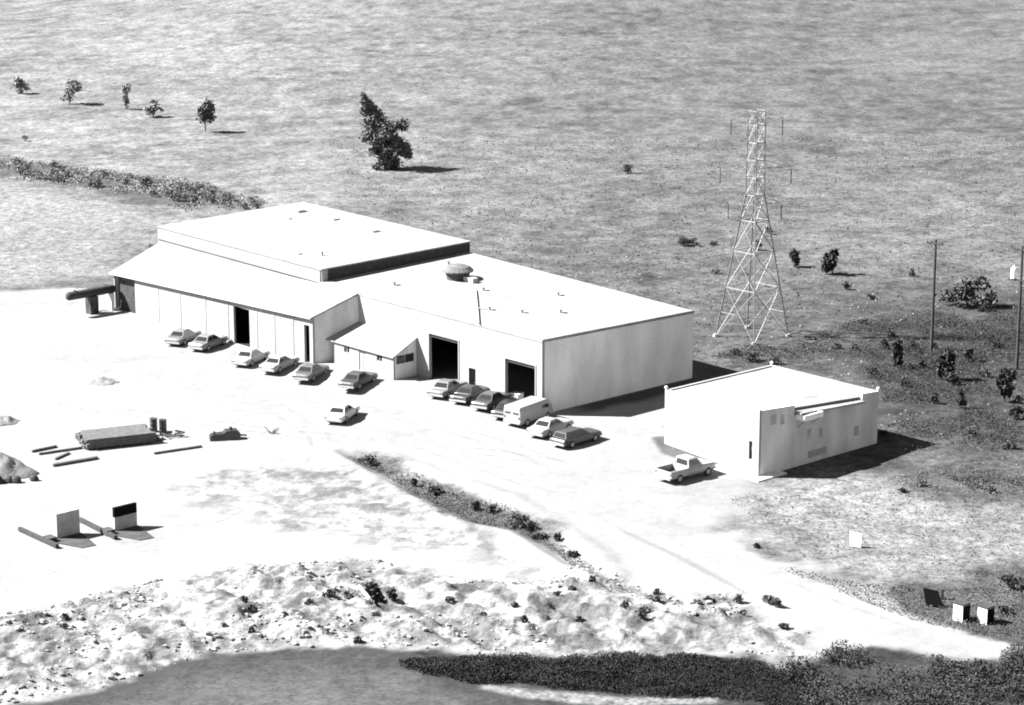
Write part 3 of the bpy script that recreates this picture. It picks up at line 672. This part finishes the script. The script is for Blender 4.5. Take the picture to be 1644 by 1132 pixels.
# ------------------------------------------------------------------ steel pylon and poles
x0, y0 = g(1207, 540)
py = thing('lattice_pylon', 'tall pale steel lattice pylon behind the long hall, six arms at its top', 'pylon', (x0, y0, hz(x0, y0)), R(0))
Hh = 24.0; Rb = 3.75; zw = 14.8; Rw = .95; Rt = .85
prof = lambda z: Rb+(Rw-Rb)*z/zw if z < zw else Rw+(Rt-Rw)*(z-zw)/(Hh-zw)
ang = [R(a) for a in (180, 268, 0, 92)]
P = lambda k, z: np.array([prof(z)*math.cos(ang[k % 4]), prof(z)*math.sin(ang[k % 4]), z])
for k in range(4):
    m = MB(); m.bar(P(k,-.3), P(k,zw), .095); m.bar(P(k,zw), P(k,Hh-.6), .065); m.build('leg', M['steel'], py)
lv = [0, 5.2, 9.0, 12.2, zw, 16.6, 18.4, 20.2, 22.0, Hh-.6]
for k in range(4):
    m = MB()
    for i, (a, b) in enumerate(zip(lv, lv[1:])):
        r = .038 if a < zw else .025
        m.bar(P(k,a), P(k+1,b), r); m.bar(P(k+1,a), P(k,b), r)
        if a < 3:
            c = (P(k,a)+P(k+1,b))/2; q = (P(k,a)+P(k,b))/2; m.bar(c, q, .04)
        if i: m.bar(P(k,a), P(k+1,a), .06)
    m.bar(P(k,Hh-.6), P(k+1,Hh-.6), .04)
    m.build('bracing', M['steel'], py)
for z, w in ((22.6, 2.6), (17.6, 3.6), (13.9, 2.7)):
    for s in (-1, 1):
        tip = np.array([s*w, .0, z+.1]); k0 = 0 if s < 0 else 2
        m = MB()
        for k in (1, 3):
            m.bar(P(k, z), tip, .038); m.bar(P(k, z+1.0), tip, .03)
        for t in (.3, .55, .78): m.bar(P(1,z)*(1-t)+tip*t, P(3,z)*(1-t)+tip*t, .03)
        m.bar(P(k0, z), tip, .03); ar = m.build('cross_arm', M['steel'], py)
        m = MB(); m.bar(tip, tip-(0,0,.3), .03)
        for q in range(7): m.bar(tip-(0,0,.3+q*.18), tip-(0,0,.42+q*.18), .085, 8, .05)
        m.bar(tip-(0,0,1.5), tip-(0,0,1.75), .06); m.build('insulator', M['pole'], ar)
for k in range(4): MB().bar(P(k,-.4), P(k,.25), .35, 8, .25).build('footing', M['concrete'], py)

def pole(x, y, h, label, tank):
    o = thing('utility_pole', label, 'utility pole', (x, y, hz(x, y)), R(-35), 'utility poles at the right')
    m = MB(); m.bar((0,0,-.5), (0,0,h), .17, 10, .12); m.build('mast', M['pole'], o)
    m = MB(); m.box(-.9,.9,-.22,-.1,h-.45,h-.3); m.bar((-.6,-.16,h-.4),(0,-.1,h-1.1),.03); m.bar((.6,-.16,h-.4),(0,-.1,h-1.1),.03); a = m.build('cross_arm', M['pole'], o)
    for s in (-.8, -.4, .4, .8):
        m = MB(); m.bar((s,-.16,h-.3),(s,-.16,h-.12),.06,8,.04); m.build('insulator', M['pole'], a)
    if tank:
        for s in (-.75, .75):
            m = MB(); m.loft([[(s+r*math.cos(q), r*math.sin(q)-.1, h-3.3+z) for q in np.linspace(0,2*PI,13)[:-1]] for r,z in ((.24,0),(.28,.05),(.28,.95),(.23,1.08),(.1,1.12))]); t = m.build('transformer', M['porcelain'], o)
            m = MB(); m.bar((s,-.1,h-2.2),(s,-.1,h-1.95),.06,8); m.build('bushing', M['porcelain'], t)
        m = MB(); m.box(-1.0,1.0,-.2,-.02,h-3.45,h-3.32); m.build('bracket', M['pole'], o)
    return o
xa, ya = g(1495, 567); pole(xa, ya, zfor(*to_uv(xa, ya), 385), 'dark wooden utility pole with bare crossarm, left of the leafy bush', False)
xa, ya = g(1632, 593); pole(xa, ya, zfor(*to_uv(xa, ya), 395), 'dark wooden utility pole carrying two white transformer cans at right edge', True)

# ------------------------------------------------------------------ trees and shrubs
def leaves(clumps, n, size, seed):
    """clumps: (x,y,z,rx,ry,rz); loose leaf faces gathered towards each clump's shell"""
    r = np.random.default_rng(seed)
    vol = np.array([c[3]*c[4]*c[5] for c in clumps])**.67; k = r.choice(len(clumps), n, p=vol/vol.sum())
    c = np.array(clumps)[k]
    d = r.normal(size=(n,3)); d /= np.linalg.norm(d, axis=1)[:,None]
    rad = r.random(n)**.45*(1+.18*r.normal(size=n))
    p = c[:,:3] + d*rad[:,None]*c[:,3:]
    a = r.normal(size=(n,3)); a /= np.linalg.norm(a, axis=1)[:,None]
    b = np.cross(a, r.normal(size=(n,3))); b /= np.linalg.norm(b, axis=1)[:,None]
    s = size*(.6+.8*r.random(n))[:,None]
    return np.stack([p-a*s, p-b*s*.55, p+a*s, p+b*s*.55], 1)
def tree(name, label, cat, x, y, clumps, m='leafdark', n=900, size=.24, seed=1, group=None, trunk=None, limbs=()):
    o = thing(name, label, cat, (x, y, hz(x, y)), 0, group)
    quads_obj('crown' if trunk else 'foliage', leaves(clumps, n, size, seed), M[m], o)
    mb = MB()
    if trunk:
        for a, b, r1, r2 in trunk: mb.bar(a, b, r1, 7, r2)
        t = mb.build('trunk', M['bark'], o)
        if limbs:
            lb = MB()
            for a, b, r1, r2 in limbs: lb.bar(a, b, r1, 5, r2)
            lb.build('limb', M['bark'], t)
    else:
        top = max(c[2] for c in clumps)
        for k in range(4):
            a = k*1.7+seed; mb.bar((0,0,-.15), (.35*math.cos(a), .35*math.sin(a), top*.8), .05, 5, .02)
        mb.build('stem', M['bark'], o)
    return o
# the tall ragged tree, read off clump by clump
bx_, by_ = g(628, 272)
cl = []
S = math.hypot(by_, HC)/FOC
rr = random.Random(3)
for (qx, qy, q) in ((584,153,4),(588,160,6),(591,169,7),(586,176,6),(598,180,9),(602,190,11),(592,196,7),(607,202,12),(599,210,14),(588,218,10),(584,224,7),(622,204,11),(634,203,9),(645,199,7),(650,206,7),(616,216,14),(606,228,13),(628,226,14),(640,232,12),(650,236,9),(654,247,8),(644,245,9),(622,240,12),(608,242,9),(598,246,7),(614,252,8),(626,256,9),(636,260,8),(612,266,9),(622,268,10),(634,270,8),(604,270,7),(656,250,5)):
    for s in (0, 1):
        X, Y, Z = at_depth(qx+rr.uniform(-2,2), qy+rr.uniform(-2,2), by_+rr.uniform(-1,1)*min(q*S*1.6, 2.2))
        cl.append((X-bx_, Y-by_, max(.3, Z), q*S*(1.5 if qy < 200 else 1.08), q*S*1.3, q*S*(1.25 if qy < 200 else .95)))
tp = [at_depth(qx, qy, by_) for qx, qy in ((624,275),(620,245),(610,215),(600,185),(588,160))]
tp = [(a-bx_, 0, c) for a, b, c in tp]
tree('ragged_tree', 'tall ragged dark tree leaning left, standing alone in the field behind the workshop', 'tree', bx_, by_, cl, 'leafpale', 10500, .21, 11,
     trunk=[(tp[i], tp[i+1], .34-.07*i, .27-.07*i) for i in range(4)],
     limbs=[(tp[1], (cl[50][0], cl[50][1], cl[50][2]), .12, .04), (tp[2], (cl[26][0], cl[26][1], cl[26][2]), .12, .04), (tp[1], (cl[36][0], cl[36][1], cl[36][2]), .1, .04), (tp[2], (cl[18][0], cl[18][1], cl[18][2]), .1, .03), (tp[3], (cl[8][0], cl[8][1], cl[8][2]), .07, .03)])
def shrub(px, py, wpx, hpx, label, group=None, m='leafdark', seed=1, n=None, name='shrub', cat='shrub', trunk=False, lean=0, dens=1.0):
    x, y = g(px, py); S = math.hypot(y, HC)/FOC; w, h = wpx*S/2, hpx*S*1.02
    r = random.Random(seed); cl = []
    for k in range(r.randint(7, 11)):
        t = r.random(); a = r.uniform(0, 2*PI); q = r.random()**.6*(1-.45*t)
        cl.append((w*q*math.cos(a)*.75+lean*t, w*q*math.sin(a)*.6, h*(.18+.66*t), w*r.uniform(.3,.5), w*r.uniform(.3,.5), h*r.uniform(.14,.24)))
    n = n or int(min(1100, max(130, wpx*hpx*.55))*dens)
    tr = [((0,0,-.2), (lean*.3,0,h*.6), .12*h/4+.04, .05)] if trunk else None
    return tree(name, label, cat, x, y, cl, m, n, min(.26, max(.12, .075*h+.03)), seed, group, tr)
# scattered far trees, left
shrub(330, 212, 38, 50, 'darker upright tree in the left field, tallest of the far left row', 'far trees on the left', seed=21, m='leafpale', name='field_tree', cat='tree', dens=1.3, lean=.35)
shrub(246, 188, 36, 28, 'rounded grey bush just left of the tall upright field tree', 'far trees on the left', seed=22, m='leafhaze', name='field_tree', cat='tree')
shrub(204, 176, 24, 46, 'very faint thin tree between two grey bushes in the far left field', 'far trees on the left', seed=23, m='leafhaze', name='field_tree', cat='tree', dens=.5)
shrub(112, 168, 52, 40, 'spreading open-crowned tree beside the pale bare strip in the far field', 'far trees on the left', seed=24, m='leafhaze', name='field_tree', cat='tree', dens=.75, lean=.5)
shrub(34, 151, 32, 26, 'small faint bush at the upper left edge of the field', 'far trees on the left', seed=25, m='leafhaze', name='field_tree', cat='tree')
shrub(40, 226, 16, 10, 'tiny low grey bush below the faint upper left bush', seed=26, m='leafhaze')
# right of the pylon
shrub(1275, 429, 26, 30, 'compact dark bush just right of the pylon', seed=31, dens=1.5)
shrub(1336, 441, 36, 44, 'round dark bush, larger of the pair right of the pylon', seed=32, dens=1.4, name='round_bush', cat='bush')
shrub(1358, 465, 22, 12, 'low dark clump in front of the round dark bush', seed=33)
shrub(1553, 492, 84, 66, 'big open leafy bush between the two utility poles', seed=340, dens=1.1, name='large_bush', cat='bush', m='leafmid')
shrub(1582, 500, 30, 16, 'low dark clump at the right foot of the big leafy bush', seed=35, dens=1.4)
shrub(1105, 395, 46, 15, 'low dark clump of scrub left of the pylon', seed=36, dens=1.4)
shrub(1145, 393, 22, 10, 'tiny clump between the low dark scrub and the pylon', seed=37)
shrub(1217, 402, 16, 18, 'small dark bush seen behind the pylon leg', seed=38, dens=1.3)
shrub(1235, 376, 18, 12, 'faint low bush right of the pylon waist', seed=39, m='leafmid')
shrub(1008, 279, 26, 16, 'little dark bush alone in the middle of the upper field', seed=40)
shrub(1463, 443, 12, 16, 'small upright bush left of the bare pole', seed=41)
shrub(1400, 480, 22, 9, 'flat clump left of the bare pole in rough grass', seed=42)
shrub(1440, 590, 26, 52, 'upright scrub bush left of the bare pole foot', seed=43, dens=.8)
shrub(1518, 610, 34, 56, 'tall dark scrub bush right of the bare pole foot', seed=44, dens=1.0)
shrub(1612, 645, 38, 62, 'tall loose scrub bush beside the transformer pole foot', seed=45, dens=.9)
shrub(1543, 655, 18, 30, 'slim scrub bush halfway to the transformer pole', seed=46)
shrub(1500, 648, 16, 20, 'small tuft of scrub beyond the block building roof corner', seed=47)
shrub(1634, 672, 34, 22, 'very dark low clump at the right edge', seed=48, dens=1.6)
shrub(1636, 648, 22, 14, 'grey low clump behind the very dark clump at right edge', seed=49, m='leafmid')
shrub(1528, 618, 30, 20, 'dark spreading clump at the base of the tall scrub bush', seed=50, dens=1.3)
shrub(1622, 944, 60, 22, 'dark bush mass at the right edge behind the gate pillars', seed=51, n=420, dens=1.0)
shrub(1615, 985, 36, 14, 'low dark clump right of the rightmost gate pillar', seed=52, n=240)
shrub(1215, 880, 10, 8, 'tiny weed at the grass edge left of the white marker', seed=53)
k = 60
for (px, py, w, h) in ((1205,580,50,18),(1240,585,30,14),(1180,570,26,12),(1420,560,20,20),(1465,560,26,16),(1555,580,26,24),(1580,605,22,18),(1400,600,24,14),(1450,620,22,20),(1600,560,20,14),(1480,590,14,14),(1345,560,30,10),(1300,545,24,10),(1385,520,24,10),(1150,440,24,9),(1420,700,20,10),(1620,720,34,14),(1560,700,24,9),(1480,780,34,10),(1450,790,26,8),(1590,790,36,10),(1500,560,16,12),(1370,560,18,10),(1430,540,16,10)):
    shrub(px, py, w, h, 'low ragged scrub clump in the rough grass right of the workshop', 'scrub clumps in the rough grass', 'leafdark' if k % 2 else 'leafmid', k, dens=.8, name='scrub_clump', cat='scrub'); k += 1
r = random.Random(5)
for i in range(44):
    t = r.random(); px = 20+390*t + r.uniform(-10,10); pyy = 262+62*t + r.uniform(-11,14)
    if pyy > 332 - (px < 150)*25: pyy -= 15
    shrub(px, pyy+6, r.uniform(18,40), r.uniform(8,17), 'low grey shrub in the ragged scrub line behind the left half of the workshop', 'shrubs in the scrub line', 'leafpale', 100+i, n=170, name='scrub_shrub', cat='scrub')
for i in range(9):
    px = r.uniform(560, 935); t = (px-560)/375; pyy = 738+150*t**1.12 + r.uniform(-10,16)*(.5+(.5<t<.85))
    shrub(px, pyy, r.uniform(12,34), r.uniform(7,15), 'tuft of dark weeds along the shallow ditch between yard and spoil', 'weeds along the ditch', 'leafdark', 200+i, n=170, name='weed_tuft', cat='weeds')
shrub(586, 740, 44, 15, 'dark weed clump at the upper end of the ditch', seed=230, n=260, name='weed_clump', cat='weeds')
shrub(832, 838, 60, 20, 'dark weed clump at the thick middle of the ditch', seed=231, n=380, name='weed_clump', cat='weeds')
shrub(852, 846, 30, 16, 'separate small dark weed clump just past the thick middle of the ditch', seed=232, n=260, name='weed_clump', cat='weeds')
shrub(596, 978, 42, 42, 'very dark bush in the broken bank above the meadow', seed=233, n=500, name='bank_bush', cat='bush', dens=1.5)
shrub(628, 962, 24, 22, 'smaller grey bush right of the very dark bank bush', seed=234, n=260, name='bank_bush', cat='bush')
for i in range(22):
    px = r.uniform(90, 1150); pyy = r.uniform(940, 1040)
    shrub(px, pyy, r.uniform(10,24), r.uniform(5,11), 'little dark weed growing among the rocks of the bank', 'weeds on the bank', 'leafmid', 240+i, n=150, name='bank_weed', cat='weeds')
for i in range(10):
    px = r.uniform(1180, 1260) if i < 6 else r.uniform(1000, 1060); pyy = r.uniform(965, 1010)
    shrub(px, pyy, r.uniform(14,28), r.uniform(8,18), 'grey bush on the mound beside the road bend', 'bushes on the mound', 'leafpale', 280+i, n=170, name='mound_bush', cat='bush')

# uncountable undergrowth: the dark thicket at the foot of the bank and the weeds of the verges
def cover(name, poly, n, size, hgt, m, seed, bump=1.2, patch=None, feather=.0):
    r = np.random.default_rng(seed); P = wpoly(poly); lo, hi = P.min(0), P.max(0)
    q = lo + r.random((n*4, 2))*(hi-lo); q = q[sdist(q[:,0], q[:,1], P) + nz.fbm(q[:,0], q[:,1], 2.5, 3)*1.1 > feather*r.random(len(q))**2]
    if patch is not None: q = q[nz3.fbm(q[:,0]+seed, q[:,1], 5.5, 4) + .12*r.normal(size=len(q)) > patch]
    q = q[:n]
    n = len(q); hh = hgt*(.35+np.clip(.55+1.3*nz2.fbm(q[:,0], q[:,1], bump*2, 3), 0, 1.5))
    p = np.column_stack([q, height(q[:,0], q[:,1]) + hh*r.random(n)**.6])
    a = r.normal(size=(n,3)); a /= np.linalg.norm(a, axis=1)[:,None]
    b = np.cross(a, r.normal(size=(n,3))); b /= np.linalg.norm(b, axis=1)[:,None]
    s = size*(.6+.8*r.random(n))[:,None]
    o = quads_obj(name, np.stack([p-a*s, p-b*s*.55, p+a*s, p+b*s*.55], 1), M[m]); tag(o, kind='stuff'); return o
tag(cover('thicket', [(640,1070),(700,1056),(750,1056),(1000,1058),(1200,1057),(1255,1080),(1300,1100),(1290,1150),(1150,1120),(1000,1118),(860,1106),(740,1092)], 100000, .065, .5, 'thicketleaf', 401, 1.8, -.3, 2.6),
    'dark dense thicket of scrub along the foot of the bank', 'thicket')
tag(cover('scrub_thicket', [(1240,1085),(1290,1056),(1345,1046),(1480,1060),(1590,1076),(1624,1046),(1720,1030),(1720,1190),(1280,1150),(1290,1105)], 26000, .09, .8, 'leafdark', 407, 2.0, .06, 1.2),
    'ragged mixed scrub in the lower right corner below the road', 'thicket')
tag(cover('verge_weeds', [(1230,905),(1300,935),(1400,972),(1480,998),(1560,1016),(1700,1040),(1700,930),(1480,948),(1360,935)], 7000, .07, .18, 'weed', 403),
    'rough dark weeds on the verge around the gate pillars', 'weeds')
tag(cover('ditch_weeds', [(556,730),(605,736),(700,772),(800,806),(856,838),(930,888),(955,915),(915,902),(830,850),(760,836),(680,798),(600,753)], 9000, .07, .16, 'weed', 404, 1.2, None, .6),
    'dark grass and weeds filling the shallow ditch', 'weeds')
tag(cover('field_tufts', [(500,220),(1750,220),(1700,720),(1420,700),(1120,590),(780,400),(560,330)], 9000, .14, .12, 'leafgrass', 405),
    'scattered tufts of rough grass over the field', 'grass tufts')
tag(cover('rough_grass', [(1118,575),(1200,560),(1380,520),(1500,500),(1720,480),(1720,800),(1560,790),(1420,715),(1405,610),(1260,575)], 60000, .075, .5, 'leafdark', 408, 1.5, .07),
    'dark patchy tall grass and scrub behind the block building and round the poles', 'rough grass')
tag(cover('ditch_scrub', [(-60,240),(0,252),(120,268),(260,282),(380,306),(425,330),(330,345),(220,326),(120,303),(-60,280)], 7000, .15, .35, 'leafhaze', 409, 2.5, -.02, 2.5),
    'long grey band of scrub along the ditch behind the workshop, far left', 'scrub')
tag(cover('meadow_tufts', [(1160,800),(1400,770),(1700,720),(1700,940),(1500,940),(1300,900)], 4000, .08, .12, 'leafgrass', 406),
    'short rough grass tufts on the ground right of the road', 'grass tufts')

# loose rock on the bank: one uncountable spread
rk = MB(); rq = np.random.default_rng(77); lo, hi = BANK.min(0), BANK.max(0); lo[0] = max(lo[0], -45)
cnt = 0
while cnt < 1500:
    x, y = lo + rq.random(2)*(hi-lo)
    if float(sdist(np.array([x]), np.array([y]), BANK)[0]) < .4 or float(nz3.fbm(np.array([x]), np.array([y]), 6, 2)[0]) < -.12: continue
    s = .06+.2*rq.random()**3; z = hz(x, y); a0 = rq.random()*6
    vs = [(x+s*math.cos(a0+a)*(.7+.5*rq.random()), y+s*math.sin(a0+a)*(.7+.5*rq.random()), z+h*s*(.7+.6*rq.random())) for h in (-.3, .55) for a in (0, 1.26, 2.51, 3.77, 5.03)]
    vs.append((x, y, z+s*.85)); rk.add(vs, [(k, (k+1) % 5, 5+(k+1) % 5, 5+k) for k in range(5)] + [(5+k, 5+(k+1) % 5, 10) for k in range(5)]); cnt += 1
tag(rk.build('loose_rocks', M['rubble'], fix=False), 'loose broken rock strewn over the bank', 'rocks', kind='stuff')
# ------------------------------------------------------------------ yard things
def slab(px0, px1, ytop0, ytop1, ybase, beam, label, capped):
    """upright panel facing the hall side, with a low beam running back from its foot"""
    xb, yb = g((px0+px1)/2, ybase); o = thing('upright_panel', label, 'panel', (xb, yb, hz(xb, yb)), -YAW)
    ub, vb = to_uv(xb, yb)
    va, za_ = side(px0, ytop0, ub); vc, zc_ = side(px1, ytop1, ub)
    a, b = va-vb, vc-vb; h = (za_+zc_)/2
    z1 = h-.78 if capped else h
    MB().box(-.22, .0, a, b, -.2, z1).build('panel', M['concrete'], o)
    if capped: MB().box(-.23, .012, a-.01, b+.01, z1+.003, h).build('dark_cap', M['blackboard'], o)
    m = MB(); q0 = guv(*beam[0], .25); q1 = guv(*beam[1], .25)
    A = (q0[0]-ub, q0[1]-vb); Bq = (q1[0]-ub, q1[1]-vb)
    m.bar((*A, .22), (*Bq, .22), .2); m.build('beam', M['pole'], o)
    MB().hexa([(.003,a-.9,-.2),(3.1,a+.2,-.2),(3.3,b-.7,-.2),(.003,b+.1,-.2),(.003,a-.9,.09),(3.1,a+.2,.06),(3.3,b-.7,.06),(.003,b+.1,.09)]).build('pad', M['pad'], o)  # dark ground pad that widens and deepens the panel's cast shadow
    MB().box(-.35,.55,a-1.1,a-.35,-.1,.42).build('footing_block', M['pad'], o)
    return o
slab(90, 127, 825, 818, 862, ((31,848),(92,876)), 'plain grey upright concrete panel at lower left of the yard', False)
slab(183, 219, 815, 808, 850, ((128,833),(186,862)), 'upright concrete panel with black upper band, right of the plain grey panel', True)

# lumber and steel lying in the yard
def stack(px0, py0, px1, py1, w, h, name, label, cat, mt, rows=4, group=None):
    a = np.array(g(px0, py0)); b = np.array(g(px1, py1)); d = b-a; Ln = np.linalg.norm(d); c = (a+b)/2
    o = thing(name, label, cat, (c[0], c[1], hz(*c)), math.atan2(d[1], d[0]), group)
    return o, Ln
o, Ln = stack(140, 724, 248, 712, 3, .9, 'lumber_stack', 'long low stack of grey boards lying in the left of the yard', 'lumber stack', 'wood')
rr = random.Random(9)
for j in range(4):
    m = MB()
    for i in range(9):
        y_ = i*.36; e = rr.uniform(-.25,.25)
        m.box(-Ln/2+e, Ln/2+e+rr.uniform(-.2,.2), y_+.01, y_+.34, .16+j*.21, .16+j*.21+.19)
    m.build('board_layer', M['wood'], o)
for q in (-.35, 0, .35): MB().box(q*Ln-.08, q*Ln+.08, -.02, 3.2, -.05, .15).build('bearer', M['wood'], o)
for (x0_, y0_, x1_, y1_, w, h, lb) in ((52,727,90,719,.35,.22,'short grey plank leftmost beside the board stack'),(63,731,130,721,.3,.2,'long thin plank running up to the board stack'),(86,750,156,738,.55,.25,'pair of planks lying in front of the board stack'),(90,739,112,729,.3,.18,'short tilted plank between two longer planks'),(122,705,180,695,.5,.5,'narrow pile of boards behind the big board stack'),(248,730,322,719,.35,.2,'long dark plank lying right of the board stack')):
    o, Ln = stack(x0_, y0_, x1_, y1_, w, h, 'plank', lb, 'plank', 'wood')
    m = MB(); m.box(-Ln/2, Ln/2, 0, w*.48, -.03, h); m.box(-Ln/2+.3, Ln/2+.2, w*.52, w, -.03, h*.8); m.build('board', M['wood'], o)
def drum(px, py, lb, mt, h=.95):
    x, y = g(px, py); o = thing('oil_drum', lb, 'drum', (x, y, hz(x, y)), 0, 'drums by the board stack')
    m = MB(); n = 14
    prof_ = [(.30,0),(.31,.03),(.29,.06),(.29,.3),(.31,.33),(.29,.36),(.29,.6),(.31,.63),(.29,.66),(.29,.9),(.31,.93),(.30,.96)]
    m.loft([[(r*math.cos(a)*1.15, r*math.sin(a)*1.15, z*h/.96) for a in np.linspace(0,2*PI,n+1)[:-1]] for r, z in prof_]).build('drum_shell', mt, o)
    m = MB(); m.bar((.16,0,h),(.16,0,h+.04),.05,8); m.build('bung', M['trim'], o)
drum(247, 693, 'dark drum standing at the right end of the board stack, left one', PAINT['mid'], 1.25)
drum(262, 699, 'taller black drum at the right end of the board stack', PAINT['black'], 1.45)
x, y = g(272, 703); o = thing('scrap_heap', 'small low heap of dark scrap beside the black drum', 'scrap', (x, y, hz(x, y)), .2)
m = MB(); rr = random.Random(4)
for k in range(16):
    a = (rr.uniform(-1.2,1.5), rr.uniform(-.6,.6), rr.uniform(0,.35)); b = (a[0]+rr.uniform(-.9,.9), a[1]+rr.uniform(-.5,.5), max(.05, a[2]+rr.uniform(-.2,.3))); m.bar(a, b, rr.uniform(.04,.12))
m.build('scrap', M['wood'], o)
# dark low machine right of the lumber
x, y = g(362, 705); o = thing('engine_block', 'low black lump of machinery lying alone in the yard', 'machinery', (x, y, hz(x, y)), R(15))
m = MB(); m.loft([[(q,-.5*w,0),(q,.5*w,0),(q,.45*w,h),(q,-.4*w,h)] for q,w,h in ((-1.4,.9,.4),(-1.2,1,.55),(-.2,1.05,.6),(.0,1.1,.8),(1.0,1.0,.85),(1.3,.8,.5))]).build('casing', PAINT['black'], o)
MB().bar((-1.0,-.2,.5),(-1.0,-.2,.85),.09,8).build('pipe_stub', M['darkpaint'], o); MB().bar((.5,.1,.8),(.5,.1,1.05),.14,8).build('filler_neck', M['darkpaint'], o); MB().bar((1.2,0,.3),(1.9,0,.22),.08,8).build('shaft', M['darkpaint'], o)
# twiggy dead weed and a low rubble pile further left
x, y = g(437, 696); o = thing('dead_weed', 'spindly dead weed sprouting from the bare yard', 'weed', (x, y, hz(x, y)))
m = MB(); rr = random.Random(8)
for k in range(22):
    a = rr.uniform(0,6.28); l = rr.uniform(.3,.9); m.bar((0,0,0),(l*math.cos(a),l*math.sin(a)*.8,l*rr.uniform(.3,1.0)),.03,4,.012)
m.build('twigs', M['bark'], o)
for (px, py_, w, lb) in ((2, 678, 1.6, 'grey pile of spoil at the left edge of the yard'), (165, 614, 1.4, 'faint low heap of spoil before the left end of the workshop')):
    x, y = g(px, py_); o = thing('spoil_pile', lb, 'spoil pile', (x, y, hz(x, y)))
    rr = random.Random(px)
    heap(o, 0, 0, w*1.1, w*.42, px+3)

# gate pillars, tilted board and marker beside the road
def pillar(px, py, w, h, lb):
    x, y = g(px, py); o = thing('gate_pillar', lb, 'pillar', (x, y, hz(x, y)), -YAW, 'gate pillars by the road')
    MB().box(-w/2, w/2, -w/2, w/2, -.2, h).build('shaft', M['palecon'], o)
    MB().box(-w/2-.03, w/2+.03, -w/2-.03, w/2+.03, h+.003, h+.1).build('capstone', M['pad'], o)
    MB().box(w/2+.004, w/2+.05, -w/2+.02, w/2-.02, .05, h-.05).build('shade_face', M['blackboard'], o)  # black plate painting the pillar face that lies in shade
pillar(1543, 995, .82, 1.2, 'concrete gate pillar with bright left face, nearer the tilted board')
pillar(1582, 999, .8, 1.15, 'concrete gate pillar with dark face, rightmost by the road end')
x, y = g(1497, 975); o = thing('tilted_board', 'black board tilted on its stakes beside the road end', 'board', (x, y, hz(x, y)), R(-14))
m = MB(); m.hexa([(-.45,-.05,.15),(.75,-.05,.05),(.75,.05,.05),(-.45,.05,.15),(-.75,.25,1.3),(.35,.25,1.15),(.35,.35,1.15),(-.75,.35,1.3)]).build('board', M['blackboard'], o)
for s in (-.35, .45): MB().bar((s,.1,-.3),(s-.15,.35,1.0),.06,5).build('stake', M['wood'], o)
x, y = g(1532, 962); o = thing('fence_post', 'short dark post behind the bright gate pillar', 'post', (x-.9, y, hz(x, y)), .1)
MB().bar((0,0,-.3),(0,0,.75),.14,7,.12).build('post', M['pole'], o)
x, y = g(1374, 879); o = thing('white_marker', 'plain white marker board standing in the pale grass right of the road', 'sign', (x, y, hz(x, y)), R(-20))
m = MB(); m.hexa([(-.45,-.05,.1),(.4,-.05,.02),(.4,.05,.02),(-.45,.05,.1),(-.5,-.05,1.25),(.42,-.05,1.12),(.42,.05,1.12),(-.5,.05,1.25)]).build('board', M['porcelain'], o)
for s in (-.25, .25): MB().bar((s,.09,-.3),(s,.09,1.0),.035,5).build('stake', M['wood'], o)
uc = front(829, 632, .9)[0]; x, y = to_xy(uc, .95)
o = thing('packing_crate', 'pale packing crate standing just inside the right-hand black hall doorway', 'crate', (x, y, .13), -YAW+.2)
MB().box(-.5,.5,-.4,.4,.06,.95).build('box', M['palecon'], o)
for s in (-.44, .44): MB().box(s-.05,s+.05,-.43,-.402,.05,.95).build('batten', M['paletimber'], o)
MB().box(-.53,.53,-.44,.44,.953,1.0).build('lid', M['palecon'], o)
# old white pipe by the bank bush
a = np.array(g(577, 972)); b = np.array(g(594, 988)); c = (a+b)/2
o = thing('white_pipe', 'short white pipe lying on the bank below the very dark bush', 'pipe', (c[0], c[1], hz(*c)+.55), 0)
m = MB(); m.bar((a[0]-c[0], a[1]-c[1], .1), (b[0]-c[0], b[1]-c[1], -.1), .11, 8); m.build('pipe', M['porcelain'], o)

# ------------------------------------------------------------------ sky, sun, camera
SUN_EL, SUN_AZ = R(42), math.atan2(.05, -1.0)            # direction towards the sun, from the left and slightly beyond
w = bpy.data.worlds.new('World'); scene.world = w; w.use_nodes = True
nt = w.node_tree; N = nt.nodes; L = nt.links
sky = N.new('ShaderNodeTexSky'); sky.sky_type = 'NISHITA'; sky.sun_disc = False
sky.air_density = .6; sky.dust_density = .2
sky.sun_elevation = SUN_EL; sky.sun_rotation = PI/2 - SUN_AZ
bw = N.new('ShaderNodeRGBToBW')
L.new(sky.outputs[0], bw.inputs[0]); L.new(bw.outputs[0], N['Background'].inputs['Color']); N['Background'].inputs['Strength'].default_value = .05
sl = bpy.data.lights.new('sun', 'SUN'); sl.energy = 4.9; sl.angle = R(.5); sl.color = (1, 1, 1)
so = bpy.data.objects.new('sun', sl); C.objects.link(so)
from mathutils import Vector
dirv = Vector((math.cos(SUN_EL)*math.cos(SUN_AZ), math.cos(SUN_EL)*math.sin(SUN_AZ), math.sin(SUN_EL)))
so.rotation_euler = dirv.to_track_quat('Z', 'Y').to_euler(); so.location = (-150, 250, 130)
cam = bpy.data.cameras.new('camera'); cam.sensor_width = 36; cam.lens = FOC/FW*36; cam.clip_end = 12000; cam.clip_start = 1
co_ = bpy.data.objects.new('camera', cam); C.objects.link(co_); co_.location = (0, 0, HC); co_.rotation_euler = (PI/2-PITCH, 0, 0)
scene.camera = co_
scene.view_settings.view_transform = 'Standard'; scene.view_settings.look = 'None'; scene.view_settings.gamma = 1
scene.view_settings.exposure = 2.35
scene.cycles.max_bounces = 6
scene.cycles.filter_width = 1.9
